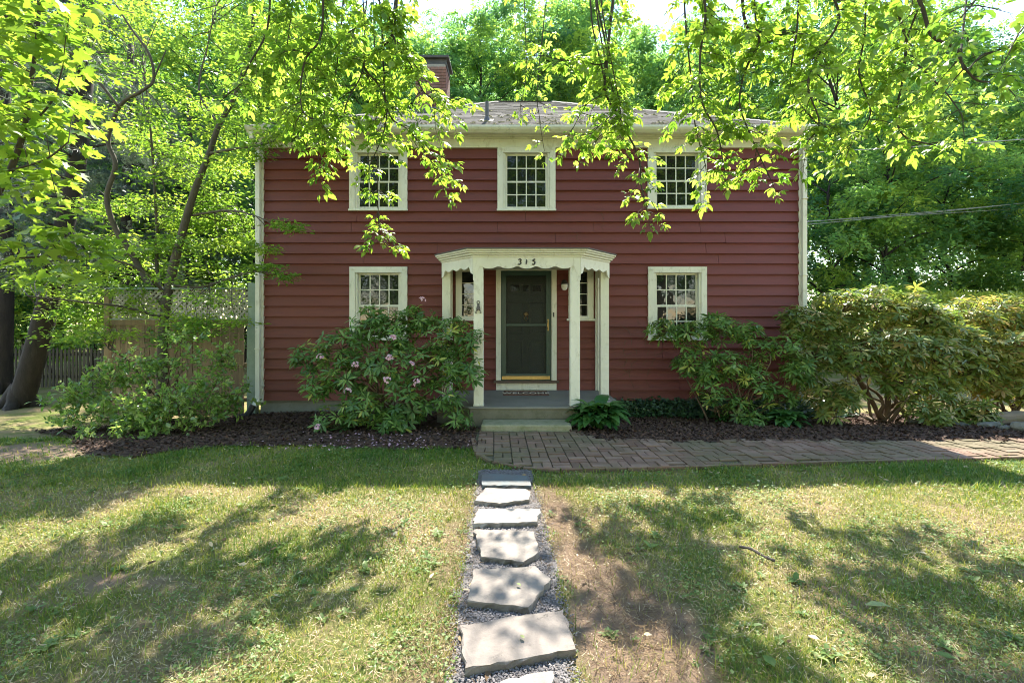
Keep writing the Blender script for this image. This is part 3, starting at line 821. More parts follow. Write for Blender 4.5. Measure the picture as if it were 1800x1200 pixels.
PC = .22
PY0, PY1 = 7.20, 7.84                                # front plane and side-corner plane of the half octagon
def porch():
    fz = ZP
    def octo(f, sd, y0, y1, yb): return [(PC - f, y0), (PC + f, y0), (PC + sd, y1), (PC + sd, yb), (PC - sd, yb), (PC - sd, y1)]
    q = MB(); q.prism(octo(.86, 1.46, PY0 - .08, PY1 - .06, YF - .012), fz - .03, fz)
    pf = hb(q, 'porch', M['porchfloor'], bevel=.008)
    q = MB(); q.prism(octo(.84, 1.43, PY0 - .06, PY1 - .04, YF - .014), -.2, fz - .031); sub(q, 'porch_base', M['mossconcrete'], pf)
    # posts
    zt = hz(462, PY0)
    posts = []
    for sx in (-1, 1):
        for (hxx, yy, wv) in ((.72, PY0 + .07, .072), (1.285, PY1 + .07, .068)):
            q = MB(); x = PC + sx * hxx
            q.box(x - wv, x + wv, yy - wv, yy + wv, fz + .002, zt + .06)
            q.box(x - wv - .008, x + wv + .008, yy - wv - .008, yy + wv + .008, fz + .0015, fz + .02)
            posts.append(sub(q, 'porch_post', M['trim'], pf, bevel=.006))
        q = MB(); x = PC + sx * 1.36
        q.box(x - .05, x + .05, YF - .10, YF - .032, fz + .002, zt + .06); q.box(x - .02, x + .02, YF - .16, YF - .101, fz + .002, zt + .06)
        sub(q, 'pilaster', M['trim'], pf, bevel=.004)
    # scalloped valance boards
    def scallop(L, legs, n):
        top = .24; pts = [(0, top), (0, -.19), (.035, -.19), (.045, -.16), (.045, -.09), (.07, -.06)]
        if not legs: pts = [(0, top), (0, -.10), (.05, -.08)]
        a, b = (.10, L - .10)
        m_ = 60
        for i in range(m_ + 1):
            t = i / m_; x = a + (b - a) * t
            ph = t * n
            k = ph - math.floor(ph)
            z = -.044 * abs(math.sin(math.pi * ph)) ** .9 - (.012 if (k < .06 or k > .94) and 0 < i < m_ else 0) + .025
            pts.append((x, z))
        pts += [(L - p[0], p[1]) for p in (pts[5:1:-1] if legs else [(.05, -.08)])] + [(L, -.19 if legs else -.10), (L, top)]
        return pts
    zb = hz(470, PY0)
    def valance(A, B, legs, n):
        A = Vector(A); B = Vector(B); d = (B - A); L = d.length; d.normalize(); o = Vector((d.y, -d.x, 0))
        pts = scallop(L, legs, n)
        vs = []; k = len(pts)
        for off in (.0, .03):
            for px, pz in pts: p = A + d * px - o * off; vs.append((p.x, p.y, zb + pz))
        fs = [tuple(range(k)), tuple(range(2 * k - 1, k - 1, -1))] + [(i, k + i, k + (i + 1) % k, (i + 1) % k) for i in range(k)]
        q = MB(); q.add(vs, fs); return q
    f, s2 = .80, 1.36
    v = sub(valance((PC - f, PY0 - .012, 0), (PC + f, PY0 - .012, 0), True, 5), 'valance', M['trim'], pf)
    sub(valance((PC - s2, PY1, 0), (PC - f - .006, PY0 - .006, 0), False, 3), 'valance', M['trim'], pf)
    sub(valance((PC + f + .006, PY0 - .006, 0), (PC + s2, PY1, 0), False, 3), 'valance', M['trim'], pf)
    # side fascias back to the wall
    q = MB()
    for sx in (-1, 1): q.box(PC + sx * 1.33 - .015, PC + sx * 1.33 + .015, PY1 + .02, YF - .03, zb - .02, zb + .24)
    sub(q, 'fascia', M['trim'], pf)
    # cornice in three stepped mouldings, then the flat hipped cap
    q = MB(); z = zb + .15
    for g, h in ((.015, .03), (.045, .03), (.075, .025), (.095, .028)):
        q.prism(octo(f + g * .9, s2 + g, PY0 - .012 - g, PY1 - .006 - g * .5, YF - .032), z, z + h - .001); z += h
    c = sub(q, 'cornice', M['trim'], pf, bevel=.005)
    q = MB()
    lo = octo(f + .10, s2 + .11, PY0 - .13, PY1 - .06, YF - .032); hi = [(PC - .2, YF - .25), (PC + .2, YF - .25), (PC + .35, YF - .2), (PC + .35, YF - .033), (PC - .35, YF - .033), (PC - .35, YF - .2)]
    vs = [(x, y, z) for x, y in lo] + [(x, y, z + .012) for x, y in lo] + [(x, y, z + .12) for x, y in hi]
    fs = [(0,1,2,3,4,5)[::-1]] + [(i, (i+1)%6, 6+(i+1)%6, 6+i) for i in range(6)] + [(6+i, 6+(i+1)%6, 12+(i+1)%6, 12+i) for i in range(6)] + [(12,13,14,15,16,17)]
    q.add(vs, fs); sub(q, 'porch_roof', M['lead'], pf)
    q = MB(); q.prism(octo(f - .03, s2 - .03, PY0 + .02, PY1, YF - .033), z - .05, z - .03); sub(q, 'porch_ceiling', M['trim'], pf)
    # house number, painted strokes in relief: 3 1 5
    yy = PY0 - .018; h = .078; cxn = hx(925, PY0); zc = hz(460.5, PY0)
    q = [MB()]
    def stroke(pts, ox):
        p = [Vector((cxn + ox + a * h + .12 * b * h, yy, zc + (b - .5) * h)) for a, b in pts]
        p = smooth_path(p, 4); n = len(p)
        q[0].tube(p, [.006 + .005 * math.sin(math.pi * i / (n - 1)) for i in range(n)], 6)
    stroke([(-.28,.88),(-.05,1.0),(.2,.93),(.24,.75),(.05,.56)], -.105); stroke([(.02,.55),(.24,.45),(.26,.2),(.02,0),(-.28,.08)], -.105); sub(q[0], 'house_number', M['black'], pf); q[0] = MB()
    stroke([(-.03,.97),(0,.6),(-.02,.3),(-.02,0)], 0); sub(q[0], 'house_number', M['black'], pf); q[0] = MB()
    stroke([(-.12,.98),(-.16,.6)], .105); stroke([(-.13,.97),(.1,.95),(.26,1.0)], .105); stroke([(-.16,.58),(.08,.64),(.25,.42),(.16,.1),(-.08,0),(-.26,.1)], .105)
    sub(q[0], 'house_number', M['black'], pf)
    return pf
porch()

q = MB()
xs0, xs1 = hx(846, 6.75), hx(1004, 6.75)
q.prism([(xs0, 6.70), (xs1, 6.68), (xs1 + .01, PY0 - .1), (xs0, PY0 - .1)], .0, .325)
o = q.build('stone_step', M['granite'], bevel=.02)
tag(o, 'mossy granite block step below the porch floor', 'step')

def doormat():
    r = empty('doormat', (hx(924, 8.5), 8.5, ZP)); hw, hd = .39, .27
    tag(r, 'brown coir welcome mat with pale lettering on the porch floor before the door', 'doormat')
    q = MB(); q.box(-hw, hw, -hd, hd, .002, .016); q.build('mat_body', M['coir'], r, bevel=.004)
    q = MB()
    for k in range(13):
        x = -hw + .06 + k * (2 * hw - .12) / 12
        for y in (hd - .05, hd - .10, -hd + .035): q.obox((x, y, .0175), (.022, .012, 0), (-.010, .018, 0), (0, 0, .0012))
    q.build('mat_pattern', M['matpat'], r)
    cu = bpy.data.curves.new('welcome', 'FONT'); cu.body = 'WELCOME'; cu.size = .19; cu.align_x = 'CENTER'; cu.extrude = .001; cu.offset = .004; cu.space_character = 1.1
    t = bpy.data.objects.new('tmp', cu); COL.objects.link(t)
    me = bpy.data.meshes.new_from_object(t.evaluated_get(C.evaluated_depsgraph_get())); bpy.data.objects.remove(t)
    me.materials.clear(); me.materials.append(M['coirlight'])
    o = bpy.data.objects.new('mat_lettering', me); COL.objects.link(o); o.parent = r; o.location = (0, -.15, .0185); o.scale = (.84, 1.25, 1)
doormat()

def ornament():
    x, y, z = PC - .72, PY0 - .012, hz(545, PY0)
    r = empty('door_ornament', (x, y, z)); tag(r, 'small dark iron figure ornament hanging on the left front porch post', 'ornament')
    q = MB()
    q.tube([(.022 * math.cos(a), 0, .115 + .022 * math.sin(a)) for a in [6.283 * i / 14 for i in range(15)]], .0055, 6)
    q.tube([(0, 0, .092), (0, 0, .07)], [.012, .02], 10); q.build('hook_ring', M['rust'], r)
    q = MB(); q.tube([(0, -.004, .072), (0, -.004, .05), (0, -.004, .01), (0, -.004, 0)], [.012, .026, .034, .03], 12); q.build('figure', M['rust'], r)
    q = MB()
    for s_ in (-1, 1): q.tube(smooth_path([(s_ * .012, -.004, .0), (s_ * .034, -.006, -.02), (s_ * .04, -.006, -.04), (s_ * .02, -.006, -.045)]), .006, 6)
    q.build('scroll_foot', M['rust'], r)
ornament()

# side corner flood light and service mast
def side_fittings():
    r = empty('flood_light', (XR + .01, 10.2, hz(420, 10.2))); tag(r, 'white twin headed flood light on the right side wall of the house', 'lamp')
    q = MB(); q.tube([(0, 0, 0), (.05, 0, 0)], .055, 14); q.build('mount', M['pvc'], r)
    for d in ((.22, -.12, -.08), (.16, .12, -.12)):
        q = MB(); D = Vector(d); q.tube([D * .15, D * .5, D * .95, D], [.02, .03, .07, .07], 14); q.build('lamp_head', M['pvc'], r)
    r = empty('service_mast', (XR + .05, 10.6, 4.3)); tag(r, 'grey electric service bracket with insulator on the right side of the house', 'wire bracket')
    q = MB(); q.tube(smooth_path([(0, 0, -.7), (0, 0, -.1), (.03, 0, .15), (.12, 0, .2), (.2, 0, .12)]), .022, 10); q.build('conduit', M['wire'], r)
    q = MB(); q.tube([(.2, 0, .16), (.2, 0, .08), (.2, 0, .02)], [.03, .055, .04], 12); q.build('insulator', M['black'], r)
side_fittings()

def wire(px0, py0, Y0, px1, py1, Y1, sag, lab, r=.011):
    A, B = P(px0, py0, Y0), P(px1, py1, Y1)
    q = MB(); q.tube([A.lerp(B, t / 20) - Vector((0, 0, sag * 4 * (t / 20) * (1 - t / 20))) for t in range(21)], r, 6)
    tag(q.build('utility_wire', M['wire']), lab, 'wire', 'utility wires right of the house')
wire(1432, 268, 10.6, 2300, 196, 15, .12, 'highest utility wire running right from the house corner bracket')
wire(1405, 396, 14, 2300, 296, 18, .1, 'upper one of the three low wires among the trees at right', .009)
wire(1405, 391, 14.2, 2300, 303, 18.2, .1, 'middle one of the three low wires among the trees at right', .009)
wire(1405, 390, 14.4, 2300, 330, 18.4, .05, 'lowest of the three thin wires in front of the woods at right', .009)
#FOLIAGE
# ------------------------------------------------------------------ stepping stones
def stone(px, tint, lab, lift=.055, seed=0):
    rr = random.Random(seed)
    pts = [G(x, y, lift) for x, y in px]
    c = sum(pts, Vector()) / len(pts)
    out = []
    for a, b in zip(pts, pts[1:] + pts[:1]):
        n = max(2, int((b - a).length / .035))
        for i in range(n):
            p = a.lerp(b, i / n)
            d = (b - a).normalized(); o = Vector((d.y, -d.x, 0))
            out.append(p + o * (rr.gauss(0, .0042) if i else rr.gauss(0, .002)) + Vector((0, 0, rr.gauss(0, .0012))))
    z0 = float(T(c.x, c.y))
    n = len(out)
    loc = Vector((c.x, c.y, z0))
    def ring(k, dz): return [((p - c) * k + Vector((c.x, c.y, p.z + dz))) - loc + (Vector((0, 0, 0)) if dz == 0 else Vector((rr.gauss(0, .004), rr.gauss(0, .004), 0))) - Vector((0,0,c.z)) * 0 for p in out]
    def fix(r, base): return [Vector((v.x, v.y, v.z)) for v in r]
    r0 = [Vector((p.x - loc.x, p.y - loc.y, p.z - loc.z)) for p in out]
    r1 = [Vector((v.x * 1.008 + rr.gauss(0, .003), v.y * 1.008 + rr.gauss(0, .003), v.z - .007)) for v in r0]
    r2 = [Vector((v.x * 1.004 + rr.gauss(0, .005), v.y * 1.004 + rr.gauss(0, .005), v.z - .03)) for v in r0]
    r3 = [Vector((v.x * .985, v.y * .985, -.02)) for v in r0]
    q = MB()
    fs = [tuple(range(n))]
    for k in range(3): fs += [(k*n + i, (k+1)*n + i, (k+1)*n + (i+1) % n, k*n + (i+1) % n) for i in range(n)]
    q.add(r0 + r1 + r2 + r3, fs, 0, tint)
    o = q.build('stepping_stone', M['flag']); o.location = loc
    o.rotation_euler = (0, 0, 0)
    tag(o, lab, 'stepping stone', 'flagstones leading to the brick walk')
STONES = [
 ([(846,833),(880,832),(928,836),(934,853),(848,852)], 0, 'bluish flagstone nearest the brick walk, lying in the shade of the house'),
 ([(854,857),(925,859),(933,864),(930,877),(878,884),(835,879)], .75, 'small pale flagstone with a blunt point, second from the brick walk'),
 ([(841,893),(949,894),(943,916),(832,919)], 1, 'whitest and narrowest flagstone, a flat strip third from the brick walk'),
 ([(834,930),(890,931),(938,933),(947,970),(920,986),(846,977)], .72, 'six sided grey flagstone in the middle of the row, fourth from the walk'),
 ([(832,1000),(940,994),(968,1017),(928,1067),(822,1054)], .66, 'five sided flagstone with a green leaf scrap on it, fifth from the walk'),
 ([(809,1098),(900,1083),(990,1071),(1003,1112),(1012,1140),(950,1150),(890,1162),(818,1174)], .5, 'largest cracked pinkish flagstone with a broken front edge'),
 ([(880,1195),(972,1178),(970,1202),(940,1262),(850,1250)], .95, 'white flagstone cut off by the bottom edge of the photo')]
for i, (p, t_, l) in enumerate(STONES): stone(p, t_, l, seed=i)

# ------------------------------------------------------------------ lawn: blades, clover, dead thatch
def lawn_points(n, ymax=6.6, side=1.55, seed=1, ymin=1.5):
    g = np.random.default_rng(seed)
    y = ymin + (ymax - ymin) * g.random(n); x = (g.random(n) * 2 - 1) * (side * y + .6)
    k = ~(in_poly(x, y, WALK) | in_poly(x, y, BED_L) | in_poly(x, y, BED_R) | in_poly(x, y, GRAV))
    k &= ~((x > XL - .1) & (x < XR + .1) & (y > YF - .3)) & ~((np.abs(x - PC) < 1.6) & (y > 6.6))
    return x[k], y[k], g
def lawn():
    x, y, g = lawn_points(410000)
    wv = worn(x, y); pn = vnoise(x, y, .55, 21); pn2 = vnoise(x, y, 1.6, 31)
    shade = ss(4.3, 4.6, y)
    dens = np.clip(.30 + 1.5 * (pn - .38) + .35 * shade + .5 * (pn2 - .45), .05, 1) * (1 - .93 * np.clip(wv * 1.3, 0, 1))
    k = g.random(len(x)) < dens
    x, y, pn, pn2, shade = x[k], y[k], pn[k], pn2[k], shade[k]
    n = len(x); z = T(x, y) + .02 * (vnoise(x, y, .5, 5) - .5) + .03 * (vnoise(x, y, .22, 6) - .5)
    a = g.random(n) * 6.283; lean = g.normal(0, .55, n)
    d = np.stack([np.cos(a) * np.abs(lean), np.sin(a) * np.abs(lean), np.ones(n)], 1)
    nr = np.stack([np.cos(a + 1.57 * 0), np.sin(a), np.zeros(n)], 1)
    L = (.014 + .042 * g.random(n) ** 2) * (1 + .8 * np.clip(pn - .5, 0, 1) * 2) * (1 + .25 * shade)
    tall = g.random(n) < .012; L = np.where(tall, L * 2.0, L)
    wd = .0032 * np.maximum(1, y / 2.3) / L
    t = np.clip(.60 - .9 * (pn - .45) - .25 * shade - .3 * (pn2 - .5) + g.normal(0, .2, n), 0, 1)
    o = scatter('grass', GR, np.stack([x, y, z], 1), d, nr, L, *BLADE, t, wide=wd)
    tag(o, 'thin patchy yellow green grass blades of the front lawn', 'grass', kind='stuff')
    # tufts along the edge of the house shadow and in the worn patches
    pts = []; gg = np.random.default_rng(5)
    cen = [G(px, py) for px, py in [(1010,850),(1040,846),(1075,850),(980,856),(1180,855),(1290,850),(1400,852),(1510,855),(1640,858),(1720,862),(60,870),(100,868),(170,862),(250,858),(310,865),(330,858),(480,866),(560,860),(625,858),(690,856),(760,858),(640,925),(605,960),(570,985),(560,1020),(350,1010),(1180,1060),(1140,1040),(1260,1080),(1300,1010),(1330,1120),(1200,1150),(1150,1180),(1250,1175),(1060,1180),(760,1150),(735,1180),(1010,905),(1040,880),(990,875),(720,940),(1380,930),(1480,1120),(1600,1000),(1700,1100),(300,1120),(420,1170),(200,1010),(120,1060),(520,1090),(1050,1000),(1090,960)]]
    for c in cen:
        m_ = int(gg.integers(14, 34)); s_ = gg.uniform(.03, .09)
        q = gg.normal(0, s_, (m_, 2)); pts.append(np.stack([c.x + q[:, 0], c.y + q[:, 1]], 1))
    p = np.concatenate(pts); n = len(p); z = T(p[:, 0], p[:, 1])
    a = gg.random(n) * 6.283; lean = np.abs(gg.normal(.15, .4, n))
    d = np.stack([np.cos(a) * lean, np.sin(a) * lean, np.ones(n)], 1); nr = np.stack([np.cos(a), np.sin(a), np.zeros(n)], 1)
    L = gg.uniform(.04, .105, n)
    o = scatter('grass_tufts', GR, np.stack([p[:, 0], p[:, 1], z], 1), d, nr, L, *BLADE, np.clip(gg.normal(.42, .18, n), 0, 1), wide=.0040 * np.maximum(1, p[:, 1] / 2.6) / L)
    tag(o, 'longer green grass tufts standing out of the lawn', 'grass', kind='stuff')
    # clover and small weeds
    x, y, g = lawn_points(185000, seed=2)
    pn = vnoise(x, y, .45, 41); k = (g.random(len(x)) < np.clip((pn - .42) * 3.2, 0.06, 1)) & (g.random(len(x)) > worn(x, y) * 1.3)
    x, y = x[k], y[k]; n = len(x); z = T(x, y) + g.uniform(.008, .034, n) + .03 * (vnoise(x, y, .22, 6) - .5)
    a = g.random(n) * 6.283
    d = np.stack([np.cos(a), np.sin(a), g.normal(0, .35, n)], 1); nr = np.stack([g.normal(0, .35, n), g.normal(0, .35, n), np.ones(n)], 1)
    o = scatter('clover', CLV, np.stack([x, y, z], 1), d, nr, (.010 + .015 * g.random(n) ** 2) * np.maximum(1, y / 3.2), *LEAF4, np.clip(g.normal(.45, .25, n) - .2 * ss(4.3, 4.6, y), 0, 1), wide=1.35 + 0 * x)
    tag(o, 'low clover and weed leaves in the lawn', 'clover', kind='stuff')
    g = np.random.default_rng(14); m_ = 420
    y = g.uniform(1.7, 5.2, m_); x = (g.random(m_) * 2 - 1) * (1.1 * y + .3); k = (g.random(m_) < np.clip((vnoise(x, y, 1.1, 17) - .35) * 3, .1, 1)) & ~(in_poly(x, y, WALK) | in_poly(x, y, GRAV) | in_poly(x, y, BED_L))
    x, y = x[k], y[k]; idx = np.repeat(np.arange(len(x)), 6); n = len(idx); a = np.tile(np.arange(6) * 1.047, len(x)) + g.normal(0, .3, n)
    d = np.stack([np.cos(a), np.sin(a), .35 + g.normal(0, .25, n)], 1)
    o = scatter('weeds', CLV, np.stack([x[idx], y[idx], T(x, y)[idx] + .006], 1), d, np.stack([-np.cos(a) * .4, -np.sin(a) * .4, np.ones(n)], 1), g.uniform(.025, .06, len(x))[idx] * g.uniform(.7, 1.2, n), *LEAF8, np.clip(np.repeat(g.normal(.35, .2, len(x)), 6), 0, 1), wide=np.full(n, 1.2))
    tag(o, 'broad leaved weed rosettes dotted through the lawn', 'weeds', kind='stuff')
    # dead thatch lying flat
    x, y, g = lawn_points(185000, ymax=5.6, seed=3)
    pn = vnoise(x, y, .55, 21); k = g.random(len(x)) < np.clip(.75 - 1.0 * (pn - .4), .15, 1) * (1 - .72 * ss(4.3, 4.6, y)) * (1 - .5 * worn(x, y))
    x, y = x[k], y[k]; n = len(x); z = T(x, y) + g.uniform(.006, .018, n) + .02 * (vnoise(x, y, .5, 5) - .5) + .03 * (vnoise(x, y, .22, 6) - .5)
    a = g.random(n) * 6.283
    d = np.stack([np.cos(a), np.sin(a), g.normal(0, .22, n)], 1); nr = np.stack([g.normal(0, .3, n), g.normal(0, .3, n), np.ones(n)], 1)
    L = .014 + .04 * g.random(n) ** 2
    o = scatter('dry_grass_litter', STRAW, np.stack([x, y, z], 1), d, nr, L, *BLADE, np.clip(g.normal(.5, .36, n), 0, 1), wide=.0030 * np.maximum(1, y / 2.4) / L)
    tag(o, 'dry straw coloured thatch between the grass blades', 'dead grass', kind='stuff')
lawn()

def ground_bits():
    g = np.random.default_rng(9)
    # pebbles of the gravel strip
    xs = [p[0] for p in GRAV]; n = 42000
    y = 1.6 + 3.5 * g.random(n) ** 1.3; x = min(xs) - .05 + (max(xs) - min(xs) + .1) * g.random(n)
    k = in_poly(x + g.normal(0, .035, n), y, GRAV); x, y = x[k], y[k]; n = len(x)
    tv = [(0,0,.45),(.5,0,.05),(.1,.5,.1),(-.5,.12,.05),(-.1,-.5,.1)]; tf = [(0,1,2),(0,2,3),(0,3,4),(0,4,1)]
    a = g.random(n) * 6.283
    o = scatter('gravel', PEB, np.stack([x, y, T(x, y) + .012 + .012 * g.random(n)], 1), np.stack([np.cos(a), np.sin(a), g.normal(0, .3, n)], 1), np.stack([g.normal(0, .3, n), g.normal(0, .3, n), np.ones(n)], 1), (.006 + .009 * g.random(n)), tv, tf, g.random(n))
    tag(o, 'small purplish grey gravel between and around the flagstones', 'gravel', kind='stuff')
    # bark chips
    P_ = []
    for poly, m_ in ((BED_L, 26000), (BED_R, 30000)):
        xs = [p[0] for p in poly]; ys = [p[1] for p in poly]
        x = min(xs) - .1 + (max(xs) - min(xs) + .2) * g.random(m_); y = min(ys) - .1 + (max(ys) - min(ys) + .2) * g.random(m_)
        k = in_poly(x + g.normal(0, .05, m_), y + g.normal(0, .05, m_), poly) & (y < YF - .05) & ~((np.abs(x - PC) < 1.5) & (y > 7.1))
        P_.append(np.stack([x[k], y[k]], 1))
    p = np.concatenate(P_); n = len(p); a = g.random(n) * 6.283
    chip = ([(-.3,0,0),(.3,0,.05),(.22,1,.06),(-.25,.9,.0)], [(0,1,2,3)])
    o = scatter('mulch_chips', CHIP, np.stack([p[:, 0], p[:, 1], T(p[:, 0], p[:, 1]) + .028 + .022 * g.random(n)], 1), np.stack([np.cos(a), np.sin(a), g.normal(0, .4, n)], 1), np.stack([g.normal(0, .5, n), g.normal(0, .5, n), np.ones(n)], 1), .018 + .035 * g.random(n), *chip, g.random(n) ** 2)
    tag(o, 'dark brown bark mulch chips in the beds along the house', 'mulch', kind='stuff')
    # pine straw along the right side of the flagstones
    n = 9000; y = 1.6 + 3.0 * g.random(n) ** 1.2; x = .36 + .30 * ss(4.2, 2.2, y) + g.normal(0, .2, n)
    j = g.random(n) < .25; x = np.where(j, -.36 + g.normal(0, .1, n), x)
    a = g.random(n) * 6.283
    o = scatter('pine_straw', STRAW, np.stack([x, y, T(x, y) + .012 + .012 * g.random(n)], 1), np.stack([np.cos(a), np.sin(a), g.normal(0, .2, n)], 1), np.stack([g.normal(0, .4, n), g.normal(0, .4, n), np.ones(n)], 1), .03 + .05 * g.random(n), *BLADE, np.clip(g.normal(.2, .15, n), 0, 1), wide=.045 + 0 * x)
    tag(o, 'brown pine straw on the bare earth beside the flagstones', 'pine straw', kind='stuff')
    # fallen petals under the left shrub, small debris
    n = 190; x = np.clip(g.normal(-1.9, .65, n), -3.4, -.55); y = 5.75 + np.abs(g.normal(0, .55, n)); a = g.random(n) * 6.283
    o = scatter('fallen_petals', PETAL, np.stack([x, y, T(x, y) + .05], 1), np.stack([np.cos(a), np.sin(a), g.normal(0, .2, n)], 1), np.stack([g.normal(0, .3, n), g.normal(0, .3, n), np.ones(n)], 1), .022 + .02 * g.random(n), *LEAF4, g.random(n), wide=1.6 + 0 * x)
    tag(o, 'fallen pink petals on the mulch and grass under the flowering bush', 'petals', kind='stuff')
    n = 420; x = g.uniform(-5, 6.5, n); y = g.uniform(2.0, 6.6, n); a = g.random(n) * 6.283
    o = scatter('leaf_litter', STRAW, np.stack([x, y, T(x, y) + .028], 1), np.stack([np.cos(a), np.sin(a), g.normal(0, .2, n)], 1), np.stack([g.normal(0, .3, n), g.normal(0, .3, n), np.ones(n)], 1), .02 + .035 * g.random(n), *LEAF8, g.random(n), wide=1.2 + 0 * x)
    tag(o, 'scattered small dry leaves on lawn and walk', 'dry leaves', kind='stuff')
    # single fallen leaves and a stick
    for (px, py, s_, tt, lab) in ((1352,1160,.09,.2,'fallen green leaf lying on the lawn at the bottom edge'), (1660,1152,.08,.25,'curled green leaf on the grass at the lower right'), (1545,1064,.15,.95,'long pale yellow green leaf lying on the sunny grass'), (912,1027,.035,.7,'tiny yellow green leaf scrap lying on a five sided flagstone'),
                               (918,1119,.035,1,'small white leaf lying on the cracked flagstone')):
        c = G(px, py, .066 if px < 1000 else .035); a = random.uniform(0, 6)
        q = MB(); tv = LEAF8[0]
        ca, sa = math.cos(a), math.sin(a)
        if px == 1545: ca, sa = .1, 1
        q.add([((u * 1.3 * sa + v * ca - .5 * ca) * s_ * 1.0, (-u * 1.3 * ca + v * sa - .5 * sa) * s_, wv * s_ * .9 + .004) for u, v, wv in tv] if px != 1545 else [((v - .5) * s_, u * s_ * .8, wv * s_ + .005) for u, v, wv in tv], LEAF8[1], 0, tt)
        o = q.build('fallen_leaf', CLV); o.location = c; tag(o, lab, 'leaf')
    A, B = G(1300, 960, .025), G(1362, 985, .03)
    q = MB(); q.tube(smooth_path([Vector((0,0,0)), (B - A) * .35 + Vector((0,.01,.012)), (B - A) * .7 + Vector((0,-.015,.004)), B - A]), [.007 + .004 * math.sin(i) ** 2 for i in range(16)], 7)
    o = q.build('fallen_stick', M['twig']); o.location = A; tag(o, 'short dark stick lying on the lawn right of the flagstones', 'stick')
ground_bits()

# ------------------------------------------------------------------ rocks and log at the right
def rock(px, py, Y, r, lab, seed, mat='rock'):
    rr = random.Random(seed); import bmesh
    bm = bmesh.new(); bmesh.ops.create_icosphere(bm, subdivisions=3, radius=1)
    off = [rr.uniform(0, 9) for _ in range(3)]
    from mathutils import noise as mn
    for v in bm.verts:
        n_ = mn.noise(v.co * 1.3 + Vector(off)) * .45 + mn.noise(v.co * 3.5 + Vector(off)) * .12
        v.co = Vector((v.co.x * r[0], v.co.y * r[1], v.co.z * r[2])) * (1 + n_)
    me = bpy.data.meshes.new('rock'); bm.to_mesh(me); bm.free(); me.materials.append(M[mat])
    o = bpy.data.objects.new('rock', me); COL.objects.link(o)
    x = (px - CX) / FX * Y; o.location = (x, Y, float(T(x, Y)) + r[2] * .45); tag(o, lab, 'rock', 'rocks edging the bed under the right bushes')
rock(1612, 752, 7.5, (.11,.1,.08), 'pale blue grey rock just right of the bush stems', 1)
rock(1637, 745, 7.4, (.15,.12,.1), 'mossy rounded rock behind the pale one by the bush stems', 2)
rock(1690, 760, 7.2, (.16,.1,.05), 'flat bluish rock in the shade under the bushes', 3)
rock(1737, 766, 7.0, (.14,.11,.08), 'sunlit tan rock in front of the log', 4)
rock(1795, 780, 6.7, (.16,.12,.11), 'rounded grey rock at the right edge below the log', 5)
rock(1768, 776, 6.8, (.1,.08,.06), 'smallest grey rock between the two below the log', 6)
q = MB(); q.tube(smooth_path([(-.05,0,0),(.4,.05,.02),(.9,.02,.0),(1.6,.15,.03)]), [.10,.115,.11,.105,.1,.11,.115,.11,.1,.1,.105,.1,.1,.1,.1,.09], 14)
o = q.build('log', M['log']); o.location = (hx(1745, 7.3), 7.3, float(T(6.9, 7.3)) + .1); tag(o, 'weathered log lying at the right edge behind the rocks', 'log')

